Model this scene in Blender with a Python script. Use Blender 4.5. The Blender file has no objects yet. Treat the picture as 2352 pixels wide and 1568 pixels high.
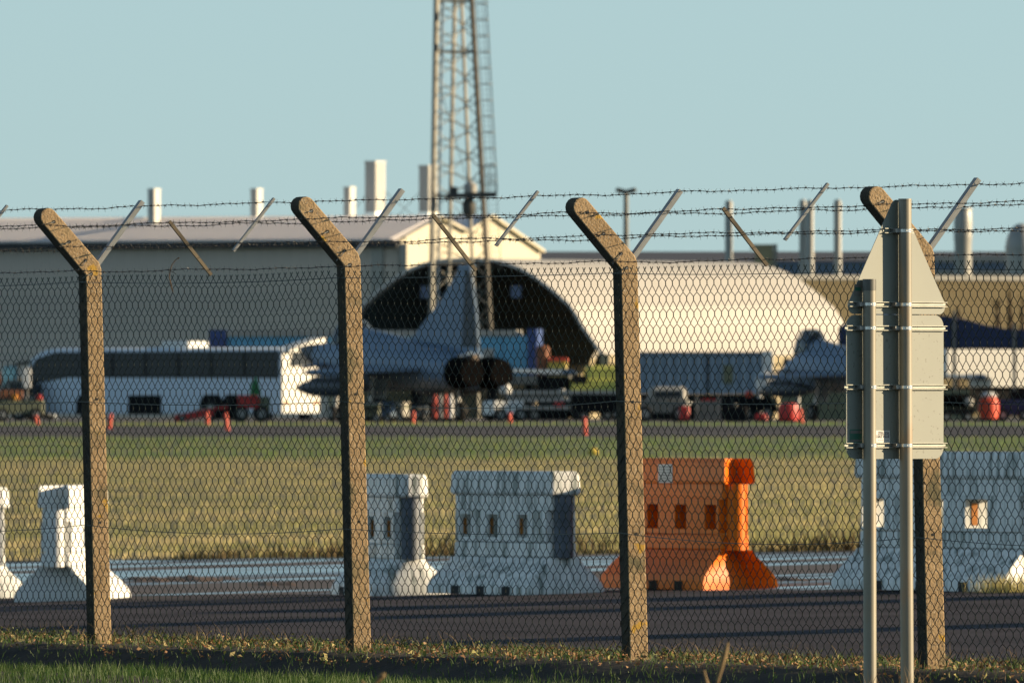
import bpy, math, random
import numpy as np
from mathutils import Vector, Matrix, Quaternion
from math import sin, cos, pi, radians as R

sc = bpy.context.scene
COL = sc.collection

# ------------------------------------------------------------------ camera, sky, sun, exposure
CAM_Z = 1.145                       # eye height above the foot of the fence
FOC = 39200.0                       # focal length in pixels of a 2352 px wide frame (600 mm lens)
CX, YH = 1176.0, 941.7              # principal column, horizon row
cam_d = bpy.data.cameras.new('camera'); cam = bpy.data.objects.new('camera', cam_d); COL.objects.link(cam)
cam.location = (0, 0, CAM_Z); cam.rotation_euler = (R(90), 0, 0)
cam_d.sensor_width = 36.0; cam_d.lens = 600.0
cam_d.shift_y = (YH - 784.0) / 2352.0
cam_d.clip_start = 1.0; cam_d.clip_end = 20000.0
cam_d.dof.use_dof = True; cam_d.dof.focus_distance = 78.0; cam_d.dof.aperture_fstop = 25.0
sc.camera = cam

SUN_AZ, SUN_EL = R(85.0), R(13.0)   # azimuth clockwise from the viewing direction
world = bpy.data.worlds.new('World'); sc.world = world; world.use_nodes = True
nt = world.node_tree; nt.nodes.clear()
out = nt.nodes.new('ShaderNodeOutputWorld'); bg = nt.nodes.new('ShaderNodeBackground')
sky = nt.nodes.new('ShaderNodeTexSky'); sky.sky_type = 'NISHITA'; sky.sun_disc = False
sky.sun_elevation = SUN_EL; sky.sun_rotation = SUN_AZ
sky.air_density = 1.0; sky.dust_density = 0.0; sky.ozone_density = 8.0
tint = nt.nodes.new('ShaderNodeMix'); tint.data_type = 'RGBA'; tint.blend_type = 'MULTIPLY'
tint.inputs[0].default_value = 1.0
tint.inputs[7].default_value = (0.765, 0.98, 0.985, 1)
bw = nt.nodes.new('ShaderNodeRGBToBW'); pale = nt.nodes.new('ShaderNodeMix'); pale.data_type = 'RGBA'
pale.inputs[0].default_value = 0.78                 # thin winter haze: a paler sky all over
nt.links.new(sky.outputs[0], bw.inputs[0]); nt.links.new(sky.outputs[0], pale.inputs[6]); nt.links.new(bw.outputs[0], pale.inputs[7])
nt.links.new(pale.outputs[2], tint.inputs[6]); nt.links.new(tint.outputs[2], bg.inputs[0])
nt.links.new(bg.outputs[0], out.inputs[0]); bg.inputs[1].default_value = 0.148
sun_d = bpy.data.lights.new('sun', 'SUN'); sun_d.energy = 5.0; sun_d.angle = R(0.55); sun_d.color = (1.0, 0.78, 0.50)
sun = bpy.data.objects.new('sun', sun_d); COL.objects.link(sun)
SUN = Vector((cos(SUN_EL) * sin(SUN_AZ), cos(SUN_EL) * cos(SUN_AZ), sin(SUN_EL)))
sun.rotation_euler = (-SUN).to_track_quat('-Z', 'Y').to_euler(); sun.location = (60, 60, 60)
vs = sc.view_settings
vs.view_transform = 'Standard'; vs.look = 'None'; vs.exposure = 0.7; vs.gamma = 1.0; vs.use_curve_mapping = False
sc.cycles.use_denoising = True; sc.cycles.max_bounces = 6; sc.cycles.diffuse_bounces = 3
sc.cycles.caustics_reflective = False; sc.cycles.caustics_refractive = False

# ------------------------------------------------------------------ helpers
def V(*a): return Vector(a)
def px(dx, Z): return (dx - CX) * Z / FOC           # image column -> metres right of the axis at depth Z
def pz(dy, Z): return CAM_Z - (dy - YH) * Z / FOC   # image row -> height at depth Z

class MB:
    def __init__(s): s.v = []; s.f = []; s.m = []; s.mi = 0
    def add(s, verts, faces):
        b = len(s.v); s.v += [tuple(p) for p in verts]
        for f in faces: s.f.append([b + i for i in f]); s.m.append(s.mi)
        return s
    def box(s, x0, x1, y0, y1, z0, z1):
        v = [(x0,y0,z0),(x1,y0,z0),(x1,y1,z0),(x0,y1,z0),(x0,y0,z1),(x1,y0,z1),(x1,y1,z1),(x0,y1,z1)]
        return s.add(v, [(0,3,2,1),(4,5,6,7),(0,1,5,4),(1,2,6,5),(2,3,7,6),(3,0,4,7)])
    def bbox(s, x0, x1, y0, y1, z0, z1, c=.02):      # box with chamfered vertical and top edges
        def ring(z, d): return [(x0+d+c,y0+d,z),(x1-d-c,y0+d,z),(x1-d,y0+d+c,z),(x1-d,y1-d-c,z),(x1-d-c,y1-d,z),(x0+d+c,y1-d,z),(x0+d,y1-d-c,z),(x0+d,y0+d+c,z)]
        return s.loft([ring(z0, 0), ring(z1-c, 0), ring(z1, c)])
    def bar(s, p0, p1, w, h, up=(0,0,1)):
        p0, p1 = Vector(p0), Vector(p1); t = (p1-p0).normalized(); u = Vector(up)
        a = t.cross(u)
        if a.length < 1e-4: a = t.cross(Vector((1,0,0)))
        a.normalize(); b = a.cross(t).normalized(); a *= w/2; b *= h/2
        v = [p0-a-b,p0+a-b,p0+a+b,p0-a+b,p1-a-b,p1+a-b,p1+a+b,p1-a+b]
        return s.add(v, [(0,1,2,3),(7,6,5,4),(0,4,5,1),(1,5,6,2),(2,6,7,3),(3,7,4,0)])
    def loft(s, rings, cap=True, closed=True):
        n = len(rings[0]); v = [p for r in rings for p in r]; f = []
        for k in range(len(rings)-1):
            for i in range(n if closed else n-1):
                j = (i+1) % n; f.append((k*n+i, k*n+j, (k+1)*n+j, (k+1)*n+i))
        if cap: f.append(tuple(range(n))[::-1]); f.append(tuple((len(rings)-1)*n+i for i in range(n)))
        return s.add(v, f)
    def tube(s, pts, r, n=8, cap=True):
        pts = [Vector(p) for p in pts]; rr = r if isinstance(r, (list, tuple)) else [r]*len(pts)
        rings = []; ref = None
        for i, p in enumerate(pts):
            t = (pts[min(i+1, len(pts)-1)] - pts[max(i-1, 0)]).normalized()
            if ref is None: ref = t.orthogonal().normalized()
            a = (ref - t*ref.dot(t))
            a = a.normalized() if a.length > 1e-5 else t.orthogonal().normalized()
            ref = a; b = t.cross(a)
            rings.append([p + (a*cos(2*pi*k/n) + b*sin(2*pi*k/n))*rr[i] for k in range(n)])
        return s.loft(rings, cap)
    def prism(s, poly, o, a, b, ext):
        o, a, b, ext = Vector(o), Vector(a), Vector(b), Vector(ext)
        r0 = [o + a*x + b*y for x, y in poly]; r1 = [p + ext for p in r0]
        return s.loft([r0, r1])
    def lathe(s, prof, c=(0,0,0), n=20):
        c = Vector(c)
        return s.loft([[c + Vector((r*cos(2*pi*k/n), r*sin(2*pi*k/n), z)) for k in range(n)] for r, z in prof])
    def disc(s, c, r, axis, n=14, th=.01):
        axis = Vector(axis).normalized(); return s.tube([Vector(c)-axis*th/2, Vector(c)+axis*th/2], r, n)
    def build(s, name, mats, parent=None, smooth=False, loc=None):
        me = bpy.data.meshes.new(name); me.from_pydata(s.v, [], s.f)
        for m in (mats if isinstance(mats, (list, tuple)) else [mats]): me.materials.append(m)
        me.polygons.foreach_set('material_index', s.m)
        import bmesh
        bm = bmesh.new(); bm.from_mesh(me); bmesh.ops.recalc_face_normals(bm, faces=bm.faces); bm.to_mesh(me); bm.free()
        if smooth:
            me.polygons.foreach_set('use_smooth', [True]*len(me.polygons))
            try: me.set_sharp_from_angle(angle=R(38))
            except Exception: pass
        me.update()
        return link(name, me, parent, loc)

def link(name, me, parent=None, loc=None):
    o = bpy.data.objects.new(name, me); COL.objects.link(o)
    if parent: o.parent = parent
    if loc is not None: o.location = loc
    return o
def raw(name, verts, faces, mat, parent=None, smooth=False):
    me = bpy.data.meshes.new(name)
    verts = np.asarray(verts, dtype=np.float32); faces = np.asarray(faces, dtype=np.int32)
    k = faces.shape[1]
    me.vertices.add(len(verts)); me.vertices.foreach_set('co', verts.ravel())
    me.loops.add(faces.size); me.loops.foreach_set('vertex_index', faces.ravel())
    me.polygons.add(len(faces)); me.polygons.foreach_set('loop_start', np.arange(0, faces.size, k, dtype=np.int32))
    me.update(calc_edges=True)
    if smooth: me.polygons.foreach_set('use_smooth', np.ones(len(faces), dtype=bool))
    for m in (mat if isinstance(mat, (list, tuple)) else [mat]): me.materials.append(m)
    return link(name, me, parent)
def tag(o, label=None, cat=None, group=None, kind=None):
    if label: o['label'] = label
    if cat: o['category'] = cat
    if group: o['group'] = group
    if kind: o['kind'] = kind
    return o
def empty(name, loc, rz=0.0, label=None, cat=None, group=None):
    o = bpy.data.objects.new(name, None); COL.objects.link(o); o.empty_display_size = .3
    o.location = loc; o.rotation_euler = (0, 0, rz)
    return tag(o, label, cat, group)
def copy_tree(o, parent=None):
    c = o.copy(); COL.objects.link(c)
    if parent: c.parent = parent
    for ch in list(o.children): copy_tree(ch, c)
    return c

# ------------------------------------------------------------------ materials
MATS = {}
def mk(name, col, rough=.6, metal=0., var=.18, scale=6., col2=None, bump=0., bscale=40., spec=.5, stretch=(1,1,1), speck=None, trans=0., detail=5., coords='Object', lo=.35, hi=.65, rand=False):
    if name in MATS: return MATS[name]
    m = bpy.data.materials.new(name); m.use_nodes = True; n = m.node_tree.nodes; l = m.node_tree.links
    b = n['Principled BSDF']; b.inputs['Roughness'].default_value = rough; b.inputs['Metallic'].default_value = metal
    b.inputs['Specular IOR Level'].default_value = spec
    if col2 is None: col2 = tuple(c*(1-var*1.6) for c in col); col = tuple(min(1, c*(1+var*.5)) for c in col)
    tc = n.new('ShaderNodeTexCoord'); mp = n.new('ShaderNodeMapping'); mp.inputs['Scale'].default_value = stretch
    src = tc.outputs[coords]
    if rand:
        oi = n.new('ShaderNodeObjectInfo'); vm = n.new('ShaderNodeVectorMath'); vm.operation = 'MULTIPLY_ADD'
        cmb = n.new('ShaderNodeCombineXYZ')
        for q in range(3): l.new(oi.outputs['Random'], cmb.inputs[q])
        vm.inputs[1].default_value = (37., 53., 71.); l.new(cmb.outputs[0], vm.inputs[0]); l.new(tc.outputs[coords], vm.inputs[2]); src = vm.outputs[0]
    l.new(src, mp.inputs[0])
    no = n.new('ShaderNodeTexNoise'); no.inputs['Scale'].default_value = scale; no.inputs['Detail'].default_value = detail
    l.new(mp.outputs[0], no.inputs['Vector'])
    rp = n.new('ShaderNodeMapRange'); rp.inputs[1].default_value = lo; rp.inputs[2].default_value = hi
    l.new(no.outputs[0], rp.inputs[0])
    mx = n.new('ShaderNodeMix'); mx.data_type = 'RGBA'
    mx.inputs[6].default_value = (*col, 1); mx.inputs[7].default_value = (*col2, 1)
    l.new(rp.outputs[0], mx.inputs[0]); last = mx.outputs[2]
    for sp in (speck or []):                      # (colour, scale, threshold, softness)
        s2 = n.new('ShaderNodeTexNoise'); s2.inputs['Scale'].default_value = sp[1]; s2.inputs['Detail'].default_value = sp[4] if len(sp) > 4 else 3.
        mp2 = n.new('ShaderNodeMapping'); mp2.inputs['Location'].default_value = (sp[1]*.37, 3.1, sp[1]*.11); mp2.inputs['Scale'].default_value = stretch
        l.new(src, mp2.inputs[0]); l.new(mp2.outputs[0], s2.inputs['Vector'])
        r2 = n.new('ShaderNodeMapRange'); r2.inputs[1].default_value = sp[2]; r2.inputs[2].default_value = sp[2]+sp[3]
        l.new(s2.outputs[0], r2.inputs[0])
        m2 = n.new('ShaderNodeMix'); m2.data_type = 'RGBA'; l.new(r2.outputs[0], m2.inputs[0]); l.new(last, m2.inputs[6])
        m2.inputs[7].default_value = (*sp[0], 1); last = m2.outputs[2]
    l.new(last, b.inputs['Base Color'])
    if bump:
        bn = n.new('ShaderNodeTexNoise'); bn.inputs['Scale'].default_value = bscale; bn.inputs['Detail'].default_value = 4
        l.new(mp.outputs[0], bn.inputs['Vector'])
        bp = n.new('ShaderNodeBump'); bp.inputs['Strength'].default_value = bump; bp.inputs['Distance'].default_value = .01
        l.new(bn.outputs[0], bp.inputs['Height']); l.new(bp.outputs[0], b.inputs['Normal'])
    if trans:
        tr = n.new('ShaderNodeBsdfTranslucent'); l.new(last, tr.inputs[0]); ms = n.new('ShaderNodeMixShader')
        ms.inputs[0].default_value = trans; l.new(b.outputs[0], ms.inputs[1]); l.new(tr.outputs[0], ms.inputs[2])
        l.new(ms.outputs[0], n['Material Output'].inputs[0])
    MATS[name] = m
    return m

M = dict(
  concrete=mk('post_concrete', (.45,.315,.17), .9, var=.3, scale=9, col2=(.33,.225,.115), bump=.5, bscale=90,
      speck=[((.50,.40,.27), 95., .60, .06), ((.11,.08,.05), 70., .62, .06), ((.15,.13,.07), 6., .58, .12), ((.52,.31,.05), 9., .645, .03, 6.)], rand=True),
  shaded_side=mk('shaded_side_concrete', (.035,.032,.022), .95, var=.4, scale=14, col2=(.07,.058,.035), bump=.6, bscale=80, speck=[((.13,.10,.06), 60., .66, .06)]),  # near-black concrete holding the shade of the posts' sunless faces
  galv=mk('galvanised_steel', (.33,.33,.31), .42, .6, var=.12, scale=14),
  galv_bright=mk('bright_galvanised_band', (.75,.74,.70), .28, .85, var=.08, scale=30),
  rustbar=mk('weathered_steel_bar', (.16,.13,.085), .7, .2, var=.3, scale=12),
  barb=mk('barbed_wire_steel', (.10,.095,.085), .55, .5, var=.3, scale=20),
  pvc=mk('green_plastic_coating', (.007,.018,.011), .42, 0, var=.3, scale=5, spec=.35),
  pole=mk('grey_sign_pole', (.31,.285,.215), .45, .1, var=.14, scale=5, stretch=(1,1,.3), speck=[((.33,.25,.16), 9., .60, .1)]),
  plate=mk('sign_back_paint', (.235,.255,.215), .5, 0, var=.05, scale=3),
  plate_dirty=mk('sign_back_paint_mildew', (.235,.255,.215), .5, 0, var=.05, scale=3, speck=[((.14,.145,.12), 60., .655, .03)]),
  channel=mk('sign_channel_aluminium', (.36,.37,.32), .5, .3, var=.1, scale=12),
  cap=mk('pole_cap_plastic', (.13,.13,.11), .5),
  sticker=mk('sticker_paper', (.72,.72,.66), .5, var=.05), sticker_green=mk('sticker_green', (.04,.17,.11), .5), ink=mk('sticker_ink', (.06,.05,.06), .6, var=.0),
  bar_white=mk('white_plastic', (.90,.885,.83), .5, 0, scale=5, col2=(.56,.58,.54), lo=.42, hi=.80, stretch=(3,3,.35), rand=True, speck=[((.22,.25,.22), 6., .49, .16), ((.13,.14,.13), 14., .70, .04)]),
  bar_clean=mk('white_plastic_clean', (.86,.85,.80), .45, 0, var=.04, scale=4),
  bar_orange=mk('orange_plastic', (.92,.20,.008), .42, 0, var=.08, scale=4, spec=.2, speck=[((.70,.15,.02), 7., .62, .15)]),
  slot_orange=mk('orange_insert', (.55,.20,.03), .5), dark_slot=mk('pocket_dark', (.02,.02,.02), .8),
  column=mk('dark_hinge_column', (.10,.12,.15), .5),
  asphalt=mk('road_asphalt', (.058,.051,.060), .95, 0, var=.25, scale=.5, bump=.6, bscale=30, spec=.12, speck=[((.12,.105,.115), 26., .60, .10)]),
  taxi=mk('taxiway_asphalt', (.060,.052,.056), .9, var=.2, scale=.05, spec=.3),
  apron=mk('apron_concrete', (.13,.115,.11), .9, var=.2, scale=.05, spec=.3),
  mud=mk('brown_mud', (.14,.075,.04), .85, var=.35, scale=4, bump=.8, bscale=12),
  soil=mk('verge_soil', (.045,.032,.020), .95, var=.4, scale=3, bump=.8, bscale=30),
  turf=mk('turf', (.060,.075,.022), .95, var=.35, scale=.6, bump=.6, bscale=20),
  field=mk('dry_field', (.17,.135,.055), .95, var=.3, scale=.10, stretch=(.35,1,1), col2=(.10,.10,.035)),
  green_strip=mk('green_turf', (.085,.115,.028), .95, var=.25, scale=.1, stretch=(.3,1,1)),
  straw=mk('straw_blades', (.74,.595,.27), .8, col2=(.40,.385,.13), scale=.10, stretch=(.45,1,1), trans=.35, lo=.4, hi=.6),
  strawgreen=mk('green_field_blades', (.17,.30,.05), .8, col2=(.40,.37,.11), scale=.10, stretch=(.3,1,1), trans=.35, lo=.45, hi=.62),
  tuft_dark=mk('dark_tuft_blades', (.075,.07,.025), .85, col2=(.15,.09,.035), scale=1.2, trans=.2),
  grass=mk('grass_blades', (.055,.125,.018), .6, col2=(.10,.155,.035), scale=3, trans=.35),
  drystem=mk('dry_stem', (.32,.22,.10), .8, var=.25, scale=9, trans=.15),
  leaf_brown=mk('fallen_leaf_brown', (.24,.10,.04), .75, var=.45, scale=9, col2=(.42,.27,.13), trans=.15),
  leaf_green=mk('weed_leaf_green', (.10,.15,.03), .65, var=.35, scale=9, col2=(.20,.20,.06), trans=.3),
  clad_grey=mk('grey_cladding', (.78,.69,.60), .6, 0, var=.10, scale=.3),
  clad_roof=mk('roof_sheeting', (.80,.745,.72), .5, 0, var=.08, scale=.3),
  cream=mk('cream_cladding', (.66,.60,.45), .6, 0, var=.05, scale=.2),
  shell=mk('shelter_shell', (.63,.595,.53), .6, 0, scale=.15, col2=(.57,.535,.47)),
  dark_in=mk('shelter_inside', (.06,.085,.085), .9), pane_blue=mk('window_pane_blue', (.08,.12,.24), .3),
  trim_dark=mk('dark_trim', (.05,.055,.06), .7),
  flue=mk('flue_steel', (.38,.38,.355), .45, .25, var=.08, scale=2, stretch=(4,4,.3)), flue_dark=mk('flue_collar', (.20,.19,.18), .6),
  mast=mk('mast_steel', (.22,.215,.185), .6, .3, var=.15, scale=1.), mast_leg_shade=mk('mast_leg_shaded_steel', (.075,.066,.05), .7), mast_dark=mk('mast_dark_steel', (.07,.07,.06), .7), white=mk('white_paint', (.80,.79,.74), .4, var=.04),
  jet=mk('jet_grey_paint', (.16,.235,.33), .5, 0, var=.08, scale=.6), jet_dark=mk('jet_radome', (.045,.055,.07), .55), nozzle=mk('engine_nozzle', (.008,.007,.007), .95, spec=.02), burnt=mk('nozzle_burnt_metal', (.20,.15,.11), .5, .5),
  glass=mk('dark_glazing', (.012,.018,.026), .22, spec=.35, var=.1), tyre=mk('tyre_rubber', (.014,.014,.014), .85), rim=mk('wheel_rim', (.35,.34,.31), .4, .4),
  coach=mk('coach_paint', (.62,.70,.78), .35, var=.03), coach_w=mk('coach_white', (.80,.77,.68), .35, var=.03), orange_l=mk('amber_lamp', (.80,.32,.03), .4), mirror=mk('mirror_face', (.25,.42,.45), .2, .3),
  red=mk('red_paint', (.62,.035,.025), .45), redor=mk('marker_orange_red', (.85,.10,.045), .5, var=.1, scale=3), green=mk('green_sheet', (.03,.22,.06), .6), yellow=mk('yellow_paint', (.70,.52,.09), .5), lime=mk('lime_paint', (.52,.52,.11), .55, var=.15, scale=.5),
  blue=mk('cabin_blue', (.14,.42,.62), .5, var=.12, scale=.4), blue2=mk('deep_blue', (.045,.085,.26), .5), navy=mk('navy_fabric', (.030,.045,.11), .8), cont=mk('container_grey_blue', (.28,.37,.45), .6, var=.06, scale=.5),
  grey=mk('grey_paint', (.22,.21,.18), .6), greyl=mk('light_grey_paint', (.45,.43,.38), .6), dark=mk('dark_machinery', (.014,.014,.015), .8, spec=.1), olive=mk('olive_paint', (.20,.215,.13), .7), brown=mk('rust_brown', (.24,.09,.04), .7), bluegrey=mk('blue_grey_panel', (.12,.18,.26), .6),
  tan=mk('tan_cladding', (.40,.33,.19), .7, var=.08, scale=.2), roofdark=mk('dark_roof', (.085,.085,.095), .7), conc=mk('concrete_grey', (.33,.30,.25), .85),
  leafdark=mk('conifer_foliage', (.035,.055,.022), .8, trans=.1), bark=mk('bark', (.10,.07,.045), .9), twig=mk('twig_brown', (.15,.09,.04), .85),
)

# wet, puddled ground: smooth water films between rougher, slightly raised gravel
def wet_material():
    m = bpy.data.materials.new('wet_track'); m.use_nodes = True; n = m.node_tree.nodes; l = m.node_tree.links
    b = n['Principled BSDF']; tc = n.new('ShaderNodeTexCoord'); mp = n.new('ShaderNodeMapping')
    mp.inputs['Rotation'].default_value = (0, 0, R(64.5)); mp.inputs['Scale'].default_value = (.05, .42, 1)
    l.new(tc.outputs['Object'], mp.inputs[0])
    no = n.new('ShaderNodeTexNoise'); no.inputs['Scale'].default_value = 1.0; no.inputs['Detail'].default_value = 3
    l.new(mp.outputs[0], no.inputs['Vector'])
    r = n.new('ShaderNodeMapRange'); r.inputs[1].default_value = .46; r.inputs[2].default_value = .54; l.new(no.outputs[0], r.inputs[0])
    mr = n.new('ShaderNodeMapRange'); mr.inputs[3].default_value = .75; mr.inputs[4].default_value = .16; l.new(r.outputs[0], mr.inputs[0])
    l.new(mr.outputs[0], b.inputs['Roughness'])
    mx = n.new('ShaderNodeMix'); mx.data_type = 'RGBA'; mx.inputs[6].default_value = (.085,.062,.052,1); mx.inputs[7].default_value = (.05,.05,.055,1)
    l.new(r.outputs[0], mx.inputs[0]); l.new(mx.outputs[2], b.inputs['Base Color'])
    bn = n.new('ShaderNodeTexNoise'); bn.inputs['Scale'].default_value = 9; l.new(tc.outputs['Object'], bn.inputs['Vector'])
    bp = n.new('ShaderNodeBump'); bp.inputs['Strength'].default_value = .12; bp.inputs['Distance'].default_value = .004
    l.new(bn.outputs[0], bp.inputs['Height']); l.new(bp.outputs[0], b.inputs['Normal'])
    return m
M['wet'] = wet_material()

# ------------------------------------------------------------------ terrain
TH = R(64.475); U = V(cos(TH), -sin(TH), 0); N = V(sin(TH), cos(TH), 0)   # along the fence (to the right), away from the camera
P0 = V(-2.067, 83.6, 0)
def F(t, n=0., z=0.): return P0 + U*t + N*n + V(0,0,z)
def interp(x, xs, ys): return float(np.interp(x, xs, ys))
NX = [-200,-1.9,-1.1,-.60,-.22,.75,2.4,60]; NZ = [-.10,-.115,-.125,-.12,.0,.01,-.30,-.29]
FX = [170,430,620,720,800,6000]; FZ = [-.29,-.10,.17,.50,.64,.64]
def g(X, Y):
    n = (X - P0.x)*N.x + (Y - P0.y)*N.y
    if n < .2 and Y < 110:
        n += (.12*sin(X*1.9+.6) + .07*sin(X*4.7+1) + .04*sin(X*11)) * interp(n, [-3,-1,-.25,.1], [1,1,.6,0]) - .30*interp(X, [-2.2,-1.0], [1,0])*interp(n, [-3,-.9,-.3], [1,1,0])
    w = interp(n, [2,12], [0,1]) * interp(Y, [180,300], [1,0])
    z = interp(n, NX, NZ) if n < 38.6 else interp(Y, FX, FZ)
    if n < -.5: z += .02*sin(X*2.3+Y*.7) * interp(n, [-1.5,-.5], [1,0])
    return z + .031*max(-9, min(9, X))*w
def sheet(name, pts, mat, label=None):          # pts: rows of (x,y) points
    r, c = len(pts), len(pts[0])
    v = [(x, y, g(x, y)) for row in pts for x, y in row]
    f = [(i*c+j, i*c+j+1, (i+1)*c+j+1, (i+1)*c+j) for i in range(r-1) for j in range(c-1)]
    o = raw(name, v, f, mat, smooth=True); o['kind'] = 'structure'
    return o
def tn_sheet(name, ts, ns, mat): return sheet(name, [[tuple(F(t, n).xy) for t in ts] for n in ns], mat)
lin = lambda a, b, k: list(np.linspace(a, b, k))
tn_sheet('grass_verge', lin(-30, 40, 141), [-60,-40,-25,-15,-8,-5] + lin(-4, -.22, 24) + lin(-.2, .75, 6) + lin(.9, 2.4, 6), M['soil'])
tn_sheet('road', lin(-90, 40, 66), lin(2.4, 24.2, 16), M['asphalt'])
tn_sheet('wet_track', lin(-130, 40, 86), lin(24.2, 38.6, 12), M['wet'])
rows = []
for k in range(41):
    row = []
    for X in lin(-80, 28, 37):
        y0 = P0.y + (38.6 - (X - P0.x)*N.x)/N.y + .001
        row.append((X, y0 + (430 - y0)*(k/40.)**1.5))
    rows.append(row)
sheet('field', rows, M['field'])
XS = lin(-80, 80, 33)
sheet('green_field', [[(X, y) for X in XS] for y in lin(430, 620, 20)], M['green_strip'])
sheet('taxiway', [[(X, y) for X in XS] for y in lin(620, 716, 10)], M['taxi'])
sheet('grass_strip', [[(X, y) for X in XS] for y in lin(716, 765, 8)], M['green_strip'])
sheet('apron', [[(X, y) for X in lin(-140, 140, 33)] for y in lin(765, 1100, 10)], M['apron'])
xs = [-6000,-1500,-400,-150] + lin(-80, 80, 17) + [150,400,1500,6000]; ys = [-200,0,30,60] + lin(80, 200, 13) + lin(260, 900, 12) + [1300,2500,6000,12000]
gv = [(x, y, g(max(-80,min(80,x)), y) - .45) for y in ys for x in xs]; c = len(xs)
o = raw('ground', gv, [(i*c+j, i*c+j+1, (i+1)*c+j+1, (i+1)*c+j) for i in range(len(ys)-1) for j in range(c-1)], M['turf'], smooth=True); o['kind'] = 'structure'
# ------------------------------------------------------------------ FAR BACKGROUND: large buildings
def zat(dy, Z): return pz(dy, Z)
GZ = .64                                        # level of the apron

# --- big grey hangar: long shaded wall to the left, sunlit double gable to the right
HZ = 1150.0; b_ = R(30)
wl, gr_ = V(-cos(b_), sin(b_), 0), V(sin(b_), cos(b_), 0)
hc = V(px(920, HZ), HZ, GZ)
han = empty('hangar', hc, 0, 'long grey metal hangar with a pale roof and a sunlit cream gable end', 'hangar')
k = HZ/FOC; eav = zat(549, HZ) - GZ
LW, npan = 60.0, 50; pw = LW/npan
def wall_panel_mesh():
    m = MB(); nr = 4; prof = []
    for i in range(nr):
        x = pw*i/nr; q = pw/nr
        prof += [(x, 0), (x+q*.45, 0), (x+q*.55, .12), (x+q*.95, .12)]
    prof.append((pw-.02, 0))
    nrm = V(-sin(b_), -cos(b_), 0)
    r0 = [wl*a + nrm*d for a, d in prof]; r1 = [p + V(0,0,eav-.55) for p in r0]
    return m.loft([r0, r1], cap=False, closed=False)
p0 = wall_panel_mesh().build('wall_panel', M['clad_grey'], han)
for i in range(1, npan):
    p = p0.copy(); COL.objects.link(p); p.location = wl*(pw*i)
gut = MB(); nrm = V(-sin(b_), -cos(b_), 0)
gut.bar(wl*-.1 + nrm*.45 + V(0,0,eav-.30), wl*LW + nrm*.45 + V(0,0,eav-.30), .5, .5); gut.build('eaves_shadow_gutter', M['trim_dark'], han)  # gutter bar coloured dark to draw the shadow band below the roof edge
MB().bar(wl*-.1 - nrm*.3 + V(0,0,eav-.6), wl*LW - nrm*.3 + V(0,0,eav-.6), .5, .3).build('eaves_beam', M['trim_dark'], han)
gx = lambda dx: (dx-920)*k/sin(b_)
gab = [(0,0),(0,eav),(gx(1005), zat(508,HZ)-GZ+.25),(gx(1066), zat(541,HZ)-GZ+.3),(gx(1122), zat(508,HZ)-GZ+.45),(gx(1242), zat(588,HZ)-GZ+.4),(gx(1242),0)]
m = MB(); m.prism(gab, (0,0,0), gr_, (0,0,1), wl*.3); m.build('gable_wall', M['cream'], han)
m = MB()
for i in range(2, 6):
    if i == 5: break
    a, b2 = gab[i-1], gab[i]
    m.bar(gr_*a[0]+V(0,0,a[1]+.06)-wl*.25, gr_*b2[0]+V(0,0,b2[1]+.06)-wl*.25, .3, .18)
a, b2 = gab[4], gab[5]; m.bar(gr_*a[0]+V(0,0,a[1]+.06)-wl*.25, gr_*b2[0]+V(0,0,b2[1]+.06)-wl*.25, .3, .18)
m.build('verge_trim', M['cream'], han)
m = MB(); m.bar(V(0,0,0)-wl*.25+nrm*.1, V(0,0,eav-.3)-wl*.25+nrm*.1, .5, .5); m.build('downpipe', M['greyl'], han)
m = MB(); m.bar(wl*1.7+nrm*.2, wl*1.7+nrm*.2+V(0,0,eav-.5), .9, .12, up=nrm); m.build('corner_post', M['greyl'], han)
rp = MB()
def roofstrip(i0, i1):
    a, b2 = gab[i0], gab[i1]; mm = MB(); nr = 3
    for i in range(nr):
        x0 = pw*i/nr; q = pw/nr
        for s0, s1, h in ((0,.6,.0),(.62,.98,.08)):
            A0 = wl*(x0+q*s0) + gr_*a[0] + V(0,0,a[1]+.12+h); B0 = wl*(x0+q*s0) + gr_*b2[0] + V(0,0,b2[1]+.12+h)
            A1 = wl*(x0+q*s1) + gr_*a[0] + V(0,0,a[1]+.12+h); B1 = wl*(x0+q*s1) + gr_*b2[0] + V(0,0,b2[1]+.12+h)
            dn = V(0,0,-.12)
            mm.loft([[A0,A1,A1+dn,A0+dn],[B0,B1,B1+dn,B0+dn]])
    return mm
g_a = list(gab); gab[1] = (-.9, eav-.15)
r0 = roofstrip(1, 2).build('roof_panel', M['clad_roof'], han)
for i in range(1, npan):
    p = r0.copy(); COL.objects.link(p); p.location = wl*(pw*i)
r1 = MB()
for i0, i1 in ((2,3),(3,4),(4,5)):
    a, b2 = gab[i0], gab[i1]
    A, B = gr_*a[0]+V(0,0,a[1]+.1), gr_*b2[0]+V(0,0,b2[1]+.1)
    r1.loft([[A, A+wl*LW, A+wl*LW+V(0,0,-.1), A+V(0,0,-.1)], [B, B+wl*LW, B+wl*LW+V(0,0,-.1), B+V(0,0,-.1)]])
r1.build('rear_roof_slope', M['clad_roof'], han)

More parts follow.
